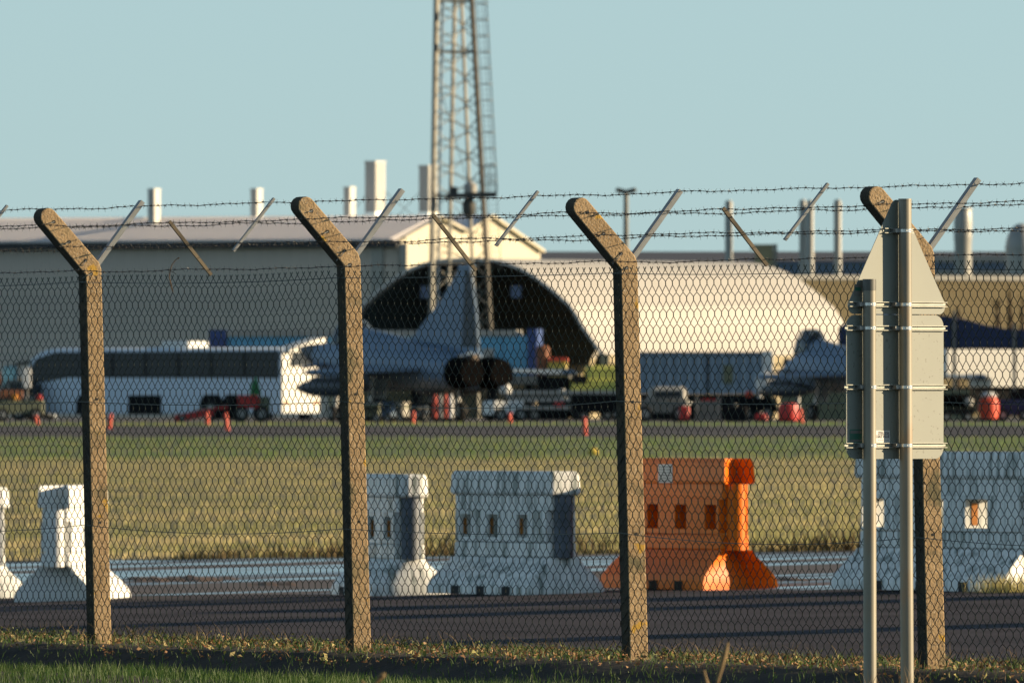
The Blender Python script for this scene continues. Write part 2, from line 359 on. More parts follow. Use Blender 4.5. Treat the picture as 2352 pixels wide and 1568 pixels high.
# --- flues on / behind that roof
def square_flue(dx0, dx1, dy0, dy1, Z, label, group, ribs=0):
    w = (dx1-dx0)*Z/FOC; s = w/1.366                      # square duct seen on its corner
    t = empty('flue', V(px((dx0+dx1)/2, Z), Z, zat(dy1, Z)), 0, label, 'chimney', group)
    h = zat(dy0, Z) - zat(dy1, Z)
    a0 = R(-42)
    ax, ay = V(cos(a0+pi/2), sin(a0+pi/2), 0), V(cos(a0), sin(a0), 0)
    m = MB(); sq = [(-.5,-.5),(.5,-.5),(.5,.5),(-.5,.5)]
    m.loft([[ax*x*s + ay*y*s + V(0,0,z) for x, y in sq] for z in (-2.0, h)])
    m.build('duct', M['flue'], t)
    if ribs:
        r = MB()
        for i in range(4):
            o_ = -.36 + i*.24
            r.loft([[ax*(o_*s+dx*.09*s) + ay*(s*.5+dy*.03*s) + V(0,0,z) for dx, dy in ((-.5,0),(.5,0),(.5,1),(-.5,1))] for z in (.3, h+.02)])
        r.build('flue_rib', M['flue'], t)
        MB().loft([[ax*x*s*1.3 + ay*y*s*1.3 + V(0,0,z) for x, y in sq] for z in (-2.0, -.05)]).build('base_collar', M['flue_dark'], t)
        MB().loft([[ax*x*s*1.12 + ay*y*s*1.12 + V(0,0,z) for x, y in sq] for z in (.0, h*.1)]).build('flashing', M['galv_bright'], t)
    c = MB()
    for f in (.0, .97) if ribs else (.32, .96):
        c.loft([[ax*x*s*1.06 + ay*y*s*1.06 + V(0,0,z) for x, y in sq] for z in (h*f+.02, h*f+.18)])
    c.build('joint_band', M['flue'], t)
    return t
FG = 'square metal flues rising above the grey hangar roof'
square_flue(340, 368, 436, 513, 1164, 'leftmost small square flue above the left part of the hangar roof', FG)
square_flue(576, 603, 436, 508, 1167, 'small square flue above the hangar roof left of the second concrete post', FG)
square_flue(790, 816, 432, 506, 1170, 'small square flue just left of the widest ribbed flue', FG)
big1 = square_flue(839, 884, 372, 500, 1173, 'widest ribbed metal flue with guy wires and a shiny base', FG, 1)
big2 = square_flue(963, 1004, 382, 498, 1177, 'tall ribbed metal flue half hidden by the left leg of the lattice mast', FG, 1)
for t, ps in ((big1, ((785, 520), (960, 505), (905, 505))), (big2, ((905, 505), (1075, 505)))):
    for dx, dy in ps:
        a = V(0, 0, zat(420,t.location.y) - t.location.z); b2 = V(px(dx,t.location.y) - t.location.x, .2, zat(dy,t.location.y) - t.location.z)
        MB().tube([a, b2], .028, 4).build('guy_wire', M['mast'], t)

# --- arched aircraft shelter
AZ = 1000.0; be = R(35); k = AZ/FOC
fw, fb = V(cos(be), -sin(be), 0), V(sin(be), cos(be), 0)
sh = empty('aircraft_shelter', V(px(1075, AZ), AZ, GZ), 0, 'cream arched aircraft shelter with a dark open front', 'shelter')
AP = [(-318,840),(-310,815),(-270,750),(-240,701),(-160,635),(-100,606),(-40,595),(40,595),(100,606),(160,635),(240,701),(270,750),(310,806),(318,815)]
ap2 = []
for i in range(len(AP)-1):                          # rounded between the measured points
    q0, q1, q2, q3 = AP[max(i-1,0)], AP[i], AP[i+1], AP[min(i+2,len(AP)-1)]
    for s_ in (0., .5):
        ap2.append(tuple(.5*((2*q1[c])+(-q0[c]+q2[c])*s_+(2*q0[c]-5*q1[c]+4*q2[c]-q3[c])*s_**2+(-q0[c]+3*q1[c]-3*q2[c]+q3[c])*s_**3) for c in (0,1)))
ap2.append(AP[-1])
prof = [(x*k/cos(be), zat(y, AZ) - GZ) for x, y in ap2]
SL = 27.3; ns = 9; sl = SL/ns; NP = len(prof)
ctr = (0, prof[0][1]-1)
inn = [(x*.985, (z-ctr[1])*.982+ctr[1]) for x, z in prof]
def shell_mesh():
    m = MB()
    for i in range(NP-1):
        q = [prof[i], prof[i+1], inn[i+1], inn[i]]
        m.loft([[fw*x + V(0,0,z) for x, z in q], [fw*x + V(0,0,z) + fb*(sl-.012) for x, z in q]])
    return m
s0 = shell_mesh().build('roof_panel', M['shell'], sh)
for i in range(1, ns):
    p = s0.copy(); COL.objects.link(p); p.location = fb*(sl*i)
rib = MB()
for i in range(NP-1):
    q = [(prof[i][0]*1.004, prof[i][1]+.05), (prof[i+1][0]*1.004, prof[i+1][1]+.05), inn[i+1], inn[i]]
    rib.loft([[fw*x + V(0,0,z) - fb*.35 for x, z in q], [fw*x + V(0,0,z) - fb*.02 for x, z in q]])
rib.build('front_rim', M['shell'], sh)
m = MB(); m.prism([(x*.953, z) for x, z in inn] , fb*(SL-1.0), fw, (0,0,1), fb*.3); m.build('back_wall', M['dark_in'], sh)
for dx in (-118, 90):
    x = dx*k/cos(be) ; m = MB(); m.prism([(x-.36, zat(684,AZ)-GZ),(x+.36, zat(684,AZ)-GZ),(x+.36, zat(656,AZ)-GZ),(x-.36, zat(656,AZ)-GZ)], fb*.9, fw, (0,0,1), fb*.1)
    m.build('hanging_lamp', M['pane_blue'], sh)
# inner lining (dark) and side walls under the springing
m = MB()
for i in range(NP-1):
    q = [(inn[i][0]*.995, inn[i][1]-.02), (inn[i+1][0]*.995, inn[i+1][1]-.02)]
    q = q + [(x*.99, z-.03) for x, z in q[::-1]]
    m.loft([[fw*x + V(0,0,z) + fb*.15 for x, z in q], [fw*x + V(0,0,z) + fb*(SL-1.05) for x, z in q]])
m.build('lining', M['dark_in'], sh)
m = MB()
for s_ in (-1, 1):
    xo = prof[-1][0]*.985*s_
    m.loft([[fw*xo + fb*y + V(0,0,z), fw*(xo-.4*s_) + fb*y + V(0,0,z)] [::1] + [fw*(xo-.4*s_) + fb*(y+.01) + V(0,0,z), fw*xo + fb*(y+.01) + V(0,0,z)] for y, z in ((0,0),)] , cap=False) if False else None
    a = fw*xo; m.bar(a + V(0,0,prof[-1][1]/2) - fb*.2, a + V(0,0,prof[-1][1]/2) + fb*SL, .4, prof[-1][1])
m.build('side_wall', M['tan'], sh)
m = MB(); m.bar(fw*(prof[-1][0]+.1) + V(0,0,prof[-1][1]-.25) - fb*.3, fw*(prof[-1][0]+.1) + V(0,0,prof[-1][1]-.25) + fb*(SL+.1), .5, .5); m.build('eaves_beam', M['tan'], sh)

# --- long dark roofed building on the right with its chimneys, pipes and the tan clad block in front
DZ = 1500.0
bl = empty('long_building', V(px(1700, DZ), DZ, GZ), 0, 'long low building with a dark roof on the right skyline', 'building')
kx = DZ/FOC; x0, x1 = px(1150,DZ)-px(1700,DZ), px(2700,DZ)-px(1700,DZ)
m = MB(); m.loft([[V(x0,0,0),V(x1,0,0),V(x1,0,zat(600,DZ)-GZ),V(x0,0,zat(600,DZ)-GZ)],[V(x0,30,0),V(x1,30,0),V(x1,30,zat(600,DZ)-GZ),V(x0,30,zat(600,DZ)-GZ)]]); m.build('wall', M['roofdark'], bl)
m = MB(); ze, zr = zat(600,DZ)-GZ, zat(574,DZ)-GZ
m.loft([[V(x0,-.8,ze),V(x1,-.8,ze),V(x1,15,zr),V(x0,15,zr)],[V(x0,-.8,ze-.3),V(x1,-.8,ze-.3),V(x1,15,zr-.3),V(x0,15,zr-.3)]]); m.build('roof', M['roofdark'], bl)
m = MB(); m.box(px(2030,DZ)-bl.location.x, x1, -2.2, -1.0, zat(602,DZ)-GZ, zat(588,DZ)-GZ); m.build('parapet', M['greyl'], bl)
m = MB()
for i in range(9):
    xx = px(1790 + i*62, DZ) - bl.location.x; m.box(xx, xx+1.2, -2.8, -2.2, zat(640,DZ)-GZ, zat(606 + (i % 3)*6,DZ)-GZ)
m.build('roof_vent', M['greyl'], bl)
m = MB()
m.box(px(1790,DZ)-bl.location.x, px(2010,DZ)-bl.location.x, -3.8, -3.0, zat(652,DZ)-GZ, zat(632,DZ)-GZ); m.box(px(2010,DZ)-bl.location.x, x1, -3.8, -3.0, zat(640,DZ)-GZ, zat(622,DZ)-GZ); m.build('pipe_duct', M['greyl'], bl)
m = MB(); m.box(px(1770,DZ)-bl.location.x, x1, -3.0, -2.8, 0, zat(604,DZ)-GZ); m.build('lower_block', M['bluegrey'], bl)
def round_flue(dx, w, dy0, dy1, Z, label, group=None, name='flue', mat=None, cat='chimney', dome=False):
    r = w*Z/FOC/2; h = zat(dy0,Z)-zat(dy1,Z)
    t = empty(name, V(px(dx,Z), Z, zat(dy1,Z)), 0, label, cat, group)
    if dome: pr = [(r*cos(a), h*sin(a)) for a in [i*pi/2/10 for i in range(10)]] + [(.02, h)]; pr = [(r, -4)] + pr
    elif w > 30: pr = [(r*.95,-4),(r*.95,h*.15),(r,h*.2),(r,h*.78),(r*.9,h*.95),(r*.8,h)]
    else: pr = [(r,-4),(r,h*.97),(r*.7,h*.985),(r*.7,h)]
    MB().lathe(pr, n=24).build('shaft' if not dome else 'dome_shell', mat or M['flue'], t, smooth=True)
    for f in ((.3,.6,.93) if not dome else (.02,)): MB().lathe([(r*1.04,h*f),(r*1.04,h*f+.15),(r*.9,h*f+.16),(r*.9,h*f-.01)], n=24).build('band', mat or M['flue'], t)
    return t
RG = 'round metal chimneys on the right skyline'
round_flue(1674, 18, 460, 598, 1480, 'slim round chimney left of the pair, rising behind the shelter roof', RG)
round_flue(1844, 17, 458, 630, 1480, 'left one of two touching slim round chimneys', RG)
round_flue(1861, 17, 459, 640, 1478, 'right one of two touching slim round chimneys', RG)
round_flue(1924, 18, 458, 640, 1480, 'slim round chimney closest to the triangular sign', RG)
round_flue(2212, 42, 476, 572, 1490, 'fat shiny silo on the right skyline behind the slanted steel arm', None, 'silo', None, 'silo')
round_flue(2345, 72, 513, 572, 1488, 'shiny metal dome at the right edge of the skyline', None, 'metal_dome', None, 'dome', True)
t = empty('roof_hut', V(px(1757,1460), 1460, zat(604,1460)), 0, 'tan rooftop hut with a sloping cap behind the shelter roof', 'hut')
k = 1460/FOC; m = MB(); m.prism([(-1.0,-1),(.7,-1),(.7,1.40),(-.75,1.40)], (0,0,0), (1,0,0), (0,0,1), (0,1.6,0)); m.build('hut_wall', M['tan'], t)
m = MB(); m.prism([(-1.25,1.15),(.75,1.42),(.75,1.6),(-1.1,1.6)], (0,-.1,0), (1,0,0), (0,0,1), (0,1.9,0)); m.build('hut_roof', M['tan'], t)
m = MB(); m.box(.72, 1.05, -.15, .2, -3, 1.62); m.build('hut_post', M['conc'], t)
# tan clad block
TZ = 1250.0
tb = empty('tan_building', V(px(1780, TZ), TZ, GZ), R(30), 'tan corrugated building behind the right aircraft', 'building')
xa = 0.; n_ = 44; w_ = (px(2500,TZ)-px(1780,TZ))/n_/cos(R(30))
m = MB()
q = w_/4; ztop = zat(642,TZ)-GZ; prof_ = []
for i in range(4): prof_ += [(q*i,0),(q*i+q*.45,0),(q*i+q*.55,-.14),(q*i+q*.95,-.14)]
prof_.append((w_-.02,0))
m.loft([[V(xa+x, d, 0) for x, d in prof_], [V(xa+x, d, ztop) for x, d in prof_]], cap=False, closed=False)
p0 = m.build('wall_panel', M['tan'], tb)
for i in range(1, n_):
    p = p0.copy(); COL.objects.link(p); p.location = (w_*i, 0, 0)
m = MB(); m.box(xa-.1, xa+w_*n_, -.3, 12, ztop, ztop+.35); m.build('coping', M['greyl'], tb)
rnd = random.Random(4)
for i, (dx, w, h) in enumerate(((2290,28,58),(2318,24,80),(2345,30,66),(2200,14,30))):
    Z = 1180+i*6; t = empty('bare_tree', V(px(dx,Z), Z, GZ), 0, ['bare bush in front of the tan wall left of the two taller ones','tallest bare bush in front of the tan wall','bare bush at the right frame edge against the tan wall','small bare bush just right of the triangular sign against the tan wall'][i], 'bush', 'bare bushes along the tan wall')
    base = zat(728,Z)-GZ; H = h*Z/FOC
    MB().tube([V(0,0,0), V(.1,0,base), V(.05,.1,base+H*.7)], [.16,.12,.03], 6).build('trunk', M['bark'], t)
    m = MB()
    for j in range(60):
        z0 = base*.4 + (base*.6+H*.6)*rnd.random(); a = rnd.uniform(0, 2*pi); r_ = w*Z/FOC*.5*rnd.uniform(.4,1)
        m.tube([V(0,0,z0), V(cos(a)*r_*.6, sin(a)*r_*.6, z0+H*.15), V(cos(a)*r_, sin(a)*r_, z0+H*rnd.uniform(.2,.4))], [.05,.035,.012], 4)
    m.build('branches', M['twig'], t)

# --- slim lamp post
Z = 1100; t = empty('lamp_post', V(px(1438,Z), Z, GZ), 0, 'pale lamp post with two dark flat lamps at its top', 'lamp post')
h = zat(443,Z)-GZ; MB().tube([V(0,0,0),V(0,0,h)], [.24,.16], 10).build('post', M['mast'], t, smooth=True)
for s_ in (-1,1):
    m = MB(); m.bar(V(.05*s_,0,h+.05), V(.62*s_,-.1,h+.2), .5, .28); m.build('lamp_head', M['mast_dark'], t)

# --- lattice mast
MZ = 900.0; k = MZ/FOC
mast = empty('lattice_mast', V(px(1060,MZ), MZ, GZ), 0, 'tall steel lattice mast with a caged ladder and a floodlight platform', 'mast')
def ml(dx, dy, y=0.): return V((dx-1060)*k, y, zat(dy,MZ)-GZ)
legs = [(1003,990,0.), (1044,1028,3.2), (1084,1128,0.6), (1060,1092,3.6)]     # column at the top edge, column at row 780, depth
def leg(i, dy):
    a, b2, y = legs[i]; f = dy/780.; 
    return ml(a + (b2-a)*f, dy, y)
for i, w in enumerate((.23,.15,.19,.13)):
    MB().bar(leg(i,-60), leg(i,962), w, w, up=(1,1,0)).build('leg', M['mast_leg_shade'] if i == 2 else M['mast'], mast)  # right leg coloured darker to paint in the shade of its sunless side
rowsB = [-60, 0, 60, 118, 178, 238, 298, 358, 418, 478, 540, 604, 670, 738, 808, 880, 955]
def bay(i, j, nm):
    m = MB()
    for a, b2 in zip(rowsB[:-1], rowsB[1:]):
        md = (a+b2)/2
        m.bar(leg(i,a), leg(j,md), .045, .045); m.bar(leg(j,md), leg(i,b2), .045, .045)
    m.build(nm, M['mast'], mast)
for i, j in ((0,1),(3,1),(3,2),(2,0)): bay(i, j, 'bracing')
for dy in (1, 118, 450, 604): 
    for i, j in ((0,1),(1,2),(0,2),(1,3)): MB().bar(leg(i,dy), leg(j,dy), .10, .12).build('cross_bar', M['mast'], mast)
m = MB()
for dy in (40, 110): m.bar(leg(0,dy-8)+V(.05,-.2,0), leg(0,dy+8)+V(.05,-.2,0), .28, .12)
m.build('junction_box', M['mast_dark'], mast)
m = MB(); m.tube([leg(0,-60)+V(.32,.3,0), leg(0,900)+V(.32,.3,0)], .07, 6); m.build('cable', M['cont'], mast)
lad = lambda dx, dy, y=-.3: leg(2, dy) + V(dx*k, y, 0)
m = MB()
for dx in (10, 32): m.bar(lad(dx,-60), lad(dx,620), .035, .035)
for q in range(-58, 620, 12): m.bar(lad(10,q), lad(32,q), .018, .018)
m.build('ladder', M['mast'], mast)
m = MB()
for q in range(8, 440, 37): m.tube([lad(8,q,-.2), lad(14,q,.7), lad(28,q,.8), lad(36,q,0), lad(28,q,-.8), lad(14,q,-.7), lad(8,q,-.2)], .024, 4)
for dx, y in ((34,.1),(24,-.78)): m.tube([lad(dx,-60,y), lad(dx,440,y)], .02, 4)
m.build('ladder_cage', M['mast'], mast)
m = MB(); m.bar(ml(1026,451,-.5), ml(1140,447,-.5), 1.6, .26); m.build('platform', M['mast_dark'], mast)
m = MB()
for dx in (1112, 1124, 1139): m.bar(ml(dx,446,-1.2), ml(dx,383,-1.2), .05, .05)
for dy in (383, 405, 425): m.bar(ml(1110,dy,-1.2), ml(1140,dy,-1.2), .05, .05)
m.build('railing', M['mast'], mast)
m = MB(); m.lathe([(.06,-.2),(.33,0),(.36,.35),(.2,.52),(.05,.6)], ml(1080,442,-.8), 14); m.build('floodlight', M['greyl'], mast, smooth=True)
m = MB(); m.lathe([(.1,-1.1),(.33,-.8),(.36,-.35),(.2,0)], ml(1077,455,-.8), 14); m.build('hanging_drum', M['mast_dark'], mast, smooth=True)
m = MB(); m.bbox(-.2,.2,-.2,.2,0,.38); o = m.build('aerial_box', M['mast_dark'], mast); o.location = ml(1042,446,-.7)
m = MB(); m.tube([ml(1010,200,-.4), ml(1105,520,-.4)], .025, 4); m.build('stay_wire', M['mast'], mast)
# ------------------------------------------------------------------ AIRFIELD: aircraft, vehicles, equipment
def gz(Y): return interp(Y, FX, FZ)
def wheel(parent, c, r, w=.25, axis=(0,1,0)):
    axis = Vector(axis).normalized(); c = Vector(c)
    o = MB().tube([c-axis*w/2, c-axis*w*.3, c+axis*w*.3, c+axis*w/2], [r*.9,r,r,r*.9], 16).build('wheel', M['tyre'], parent)
    q = MB().tube([c-axis*(w/2+.01), c+axis*(w/2+.01)], r*.52, 12).build('rim', M['rim'], o)
    return o

# --- coach
CZ = 850.0; a = R(37); W, L = 3.1, 16.6
rr = V(px(646,CZ), CZ, gz(CZ))
ang = math.atan2(sin(a), -cos(a))                     # heading of the coach (local +x = forward)
co = empty('coach', rr, ang, 'white coach with a black window band and a sunlit rear end', 'coach')
H = zat(806,CZ) - rr.z; s_ = CZ/FOC; zl = lambda dy: zat(dy,CZ) - rr.z
# local: x forward 0..L, y: left side (towards the camera) = 0, right side = -W
sec = lambda x, top, ins, bot=.35: [V(x,-ins,bot),V(x,-ins,top-.35),V(x,-ins-.12,top-.08),V(x,-ins-.5,top),V(x,-W+ins+.5,top),V(x,-W+ins+.12,top-.08),V(x,-W+ins,top-.35),V(x,-W+ins,bot)]
m = MB(); Ht = zl(797)
m.loft([sec(0,Ht-.15,.02), sec(.25,Ht,0), sec(L-2.2,Ht,0), sec(L-1.2,Ht-.12,.05), sec(L-.5,Ht-.5,.12), sec(L-.15,Ht-1.6,.18), sec(L,.9,.25), sec(L-.02,.36,.3)])
m.build('body', M['coach'], co, smooth=True)
m = MB(); m.prism([(.15,zl(868)),(L-3.0,zl(866)),(L-1.9,zl(874)),(L-.5,zl(878)),(L-.62,zl(845)),(L-1.0,zl(822)),(L-2.2,zl(808)),(.15,zl(806))], (0,.015,0), (1,0,0), (0,0,1), (0,-.03,0)); m.build('side_glazing', M['glass'], co)
for xx in (2.3,4.4,6.5,8.6,10.7): MB().box(xx-.05,xx+.05,.013,.03,zl(866),zl(807)).build('window_pillar', M['dark'], co)
m = MB(); m.loft([[V(L-1.15,-.35,Ht-.25),V(L-1.15,-W+.35,Ht-.25),V(L-1.13,-W+.35,Ht-.2),V(L-1.13,-.35,Ht-.2)],[V(L-.13,-.35,Ht-1.7),V(L-.13,-W+.35,Ht-1.7),V(L-.08,-W+.35,Ht-1.65),V(L-.08,-.35,Ht-1.65)]]); m.build('windscreen', M['glass'], co)
m = MB(); m.bbox(-.04,.02,-W+.02,-.02,.4,Ht-.2,.01); m.build('rear_panel', M['coach_w'], co)
m = MB(); m.prism([(-.6,zl(842)),(-W+.35,zl(836)),(-W+.35,zl(812)),(-.85,zl(810))], (-.07,0,0), (0,1,0), (0,0,1), (.03,0,0)); m.build('rear_window', M['glass'], co)
m = MB(); m.prism([(-.1,Ht-.25),(-W+.05,Ht-.2),(-W-.1,Ht+.5),(-W+.8,Ht+.35),(-.6,Ht-.02)], (-.35,0,0), (0,1,0), (0,0,1), (.9,0,0)); m.build('roof_spoiler', M['coach_w'], co)
for y in (-.35,-W+.35): MB().box(-.09,-.04,y-.17,y+.17,zl(928),zl(921)).build('rear_lamp', M['orange_l'], co)
m = MB(); m.bbox(6.3,8.0,-2.2,-.5,Ht-.05,Ht+.32,.06); m.build('roof_hatch', M['white'], co)
for x in (12.3, 9.0, 3.0, 4.4):
    if x == 9.0: m = MB(); m.box(7.6,9.7,-.3,.02,.3,1.25); m.build('luggage_bay', M['dark'], co); continue
    m = MB(); m.prism([(x-.75,.3),(x-.72,1.0),(x-.45,1.28),(x+.45,1.28),(x+.72,1.0),(x+.75,.3)], (0,.02,0), (1,0,0), (0,0,1), (0,-.3,0)); m.build('wheel_arch', M['dark'], co)
    wheel(co, (x,-.1,.52), .52, .3)
m = MB(); m.tube([V(L-.7,.1,zl(830)), V(L+.1,.35,zl(836)), V(L+.3,.4,zl(850))], .07, 6); m.build('mirror_arm', M['dark'], co)
m = MB(); m.bbox(L-.1,L+.75,.25,.6,zl(905),zl(838),.08); o = m.build('mirror', M['mirror'], co)
m = MB(); m.bbox(L-.05,L+.55,.28,.58,zl(934),zl(905),.06); m.build('bumper_guard', M['dark'], co)

# --- vehicles at the left edge
def truck(dx, Z, rot, label, mats, wd=2.3, ln=6.0, ht=2.6, group=None, beacon=False):
    t = empty('service_truck', V(px(dx,Z), Z, gz(Z)), rot, label, 'truck', group)
    b = MB(); b.loft([[V(x,y,z) for x, y in ((-ln/2,-wd/2),(ln*.15,-wd/2),(ln*.15,wd/2),(-ln/2,wd/2))] for z in (.75, ht*.8)]); b.build('cargo_box', mats[0], t)
    c = MB(); c.loft([[V(ln*.17+(.0 if z < ht*.6 else .1),-wd/2,z),V(ln/2-(.0 if z < ht*.6 else .5),-wd/2,z),V(ln/2-(.0 if z < ht*.6 else .5),wd/2,z),V(ln*.17+(.0 if z < ht*.6 else .1),wd/2,z)] for z in (.55,ht*.55,ht*.6,ht*.92)]); cb = c.build('cab', mats[1], t)
    MB().box(ln*.24,ln*.40,-wd/2-.02,wd/2+.02,ht*.62,ht*.85).build('side_window', M['glass'], t)
    MB().box(ln/2-.3,ln/2-.1,-wd/2+.2,wd/2-.2,ht*.62,ht*.82).build('windscreen', M['glass'], t)
    MB().box(-ln/2,ln/2,-wd/2+.3,wd/2-.3,.5,.76).build('chassis', M['dark'], t)
    MB().box(ln/2-.05,ln/2+.1,-wd/2,wd/2,.45,.75).build('bumper', M['dark'], t)
    for y in (-wd/2+.35, wd/2-.35): MB().box(ln/2+.02,ln/2+.12,y-.15,y+.15,.8,1.0).build('headlight', M['white'], t)
    for x in (-ln*.3, ln*.33):
        for y in (-wd/2+.1, wd/2-.1): wheel(t, (x,y,.48), .48, .28)
    if beacon: MB().lathe([(.16,0),(.16,.2),(.08,.28)], (ln*.25,0,ht*.93)).build('beacon', M['orange_l'], t, smooth=True)
    return t
truck(28, 880, R(200), 'grey truck with brown cab at the left edge behind the coach', (M['grey'], M['brown']), 2.4, 5.6, 2.7, None, True)
truck(-8, 860, R(-20), 'pale grey flat-fronted truck cut off by the left edge', (M['greyl'], M['grey']), 2.3, 5.0, 2.2)
t = empty('marker_board', V(px(62,845), 845, gz(845)), R(10), 'tall thin white board standing in front of the coach nose', 'board')
MB().bbox(-.2,.2,-.05,.05,zat(890,845)-t.location.z,zat(845,845)-t.location.z,.03).build('board', M['white'], t); MB().tube([V(0,0,0),V(0,0,2.4)], .05, 6).build('stake', M['grey'], t)
t = empty('ground_power_unit', V(px(40,800), 800, gz(800)), R(12), 'brown and grey equipment trolley with red lamps left of the coach', 'trolley')
MB().bbox(-1.3,1.2,-.5,.5,.35,1.0,.08).build('casing', M['olive'], t); MB().bbox(-.9,.2,-.4,.4,1.0,1.45,.05).build('hood', M['brown'], t)
for x in (-.8,.8):
    for y in (-.5,.5): wheel(t, (x,y,.3), .3, .15)
for x in (.95,-.2): MB().lathe([(.14,0),(.15,.18),(.05,.24)], (x,-.45,1.0)).build('lamp', M['red'] if x > 0 else M['orange_l'], t, smooth=True)

# --- fighter jets
def ell(x, ry, rz, cz=0., cy=0., n=18, e=1.):
    return [V(x, cy+ry*abs(cos(2*pi*i/n))**e*math.copysign(1,cos(2*pi*i/n)), cz+rz*abs(sin(2*pi*i/n))**e*math.copysign(1,sin(2*pi*i/n))) for i in range(n)]
def plate_prism(m, pts, th, up):                       # thin tapering surface from an outline
    up = Vector(up); m.loft([[Vector(p)-up*th/2 for p in pts],[Vector(p)+up*th/2 for p in pts]])
def jet(loc, rot, label, droop=.5, S=1.0, AZJ=2.6, CZ_=1.0):
    t = empty('fighter_jet', loc, rot, label, 'aircraft', 'parked grey fighter jets'); t.scale = (S,S,S)
    az = AZJ
    m = MB(); m.loft([ell(6.4,.55,.55,az-droop*.35), ell(5.0,.75,.80,az-droop*.1), ell(3.6,.9,1.0,az+.02), ell(2.0,1.15,1.05,az), ell(0,1.45,1.0,az-.05,e=.8), ell(-3,1.55,.95,az-.15,e=.75), ell(-5.5,1.45,.85,az-.30,e=.75), ell(-6.9,1.25,.70,az-.42,e=.8)]); m.build('fuselage', M['jet'], t, smooth=True)
    m = MB(); m.loft([ell(8.6,.04,.04,az-droop*.85), ell(8.2,.18,.18,az-droop*.75), ell(7.4,.38,.38,az-droop*.55), ell(6.41,.55,.55,az-droop*.35)]); m.build('nose_cone', M['jet_dark'], t, smooth=True)
    m = MB(); m.loft([ell(5.4,.12,.1,az+.70), ell(4.9,.42,.48*CZ_,az+.72), ell(4.0,.56,.74*CZ_,az+.84), ell(3.2,.56,.74*CZ_,az+.86), ell(2.4,.42,.45,az+.85)]); m.build('canopy', M['glass'], t, smooth=True)
    for x, z in ((4.35,.95),(3.0,.98)):
        m = MB(); m.tube([V(x,.55*cos(b),az+.80+.74*CZ_*sin(b)) for b in [pi*i/8 for i in range(9)]], .05, 5)
        m.build('canopy_frame', M['jet'], t)
    m = MB(); m.loft([ell(2.7,.5,.62,az+.85), ell(1.2,.52,.62,az+.68), ell(-1.5,.45,.5,az+.46), ell(-4.5,.35,.4,az+.32), ell(-6.8,.2,.2,az+.25)]); m.build('spine', M['jet'], t, smooth=True)
    for s_ in (-1,1):
        m = MB(); m.loft([[V(x,s_*y,z) for y, z in ((.25,az-1.25+d),(1.35,az-1.2+d),(1.5,az-.35+d),(.25,az-.3+d))] for x, d in ((3.5,0),(1.5,.05),(-.5,.2))]); m.build('air_intake', M['jet'], t)
        m = MB(); m.loft([[V(x,s_*y,z) for y, z in ((.35,az-1.15),(1.28,az-1.1),(1.4,az-.45),(.35,az-.4))] for x in (3.3,3.53)]); m.build('intake_mouth', M['nozzle'], t)
        m = MB(); plate_prism(m, [V(2.0,s_*1.2,az-.3),V(-5.2,s_*1.3,az-.3),V(-5.4,s_*5.0,az-.42),V(-4.1,s_*5.4,az-.43)], .14, (0,0,1)); m.build('wing', M['jet'], t)
        m = MB(); m.loft([ell(r[0],r[1],r[1],az-.43,s_*5.45,8) for r in ((-2.4,.03),(-3.2,.14),(-5.2,.14),(-5.8,.04))]); m.build('wing_tip_pod', M['jet'], t, smooth=True)
        m = MB(); plate_prism(m, [V(5.6,s_*.6,az-.05),V(4.6,s_*.7,az-.05),V(4.3,s_*1.9,az-.2),V(4.65,s_*1.95,az-.2)], .08, (0,0,1)); m.build('foreplane', M['jet'], t)
        m = MB(); m.loft([ell(r[0],r[1],r[1],az-1.05,s_*2.7,14) for r in ((3.6,.04),(2.9,.22),(1.9,.37),(-.8,.38),(-2.2,.25),(-3.0,.05))]); m.build('drop_tank', M['jet_dark'], t, smooth=True)
        m = MB(); plate_prism(m, [V(1.0,s_*2.7,az-.75),V(-1.6,s_*2.7,az-.75),V(-1.6,s_*2.7,az-.35),V(.4,s_*2.7,az-.35)], .12, (0,1,0)); m.build('pylon', M['jet'], t)
        m = MB(); m.tube([V(-3.2,s_*3.9,az-.7),V(-3.0,s_*3.9,az-.7),V(-.6,s_*3.9,az-.7),V(0,s_*3.9,az-.7)], [.02,.12,.12,.02], 8); m.build('missile', M['jet_dark'], t)
        c = V(-7.0, s_*.68, az-.46)
        m = MB(); m.tube([c, c+V(-.5,0,0), c+V(-1.25,0,0)], [.68,.67,.56], 18); m.build('engine_nozzle', M['nozzle'], t, smooth=True)
        m = MB(); m.tube([c+V(-1.2,0,0), c+V(-1.28,0,0)], .5, 18); m.build('exhaust_opening', M['nozzle'], t)
        m = MB(); m.tube([V(-1.8,s_*1.9,az-.6),V(-1.8,s_*2.1,.45)], .11, 8); lg = m.build('main_gear', M['white'], t); wheel(t, (-1.8,s_*2.15,.42), .42, .3)
        m = MB(); plate_prism(m, [V(-1.2,s_*1.55,az-.7),V(-2.6,s_*1.55,az-.7),V(-2.5,s_*1.7,.95),V(-1.3,s_*1.7,.95)], .06, (0,1,0)); m.build('gear_door', M['greyl'], t)
    m = MB(); plate_prism(m, [V(-1.6,0,az+.95),V(-4.2,0,az+2.5),V(-6.0,0,az+3.88),V(-6.9,0,az+3.83),V(-7.4,0,az+2.0),V(-7.6,0,az+.35)], .10, (0,1,0)); fin = m.build('tail_fin', M['jet'], t)
    m = MB(); plate_prism(m, [V(-6.15,0,az+.6),V(-6.45,0,az+3.7),V(-6.96,0,az+3.65),V(-7.58,0,az+.6)], .13, (0,1,0)); m.build('rudder', M['jet_dark'], fin)
    m = MB(); m.bbox(-7.0,-5.95,-.13,.13,az+3.78,az+3.98,.03); m.build('fin_tip_pod', M['jet'], fin)
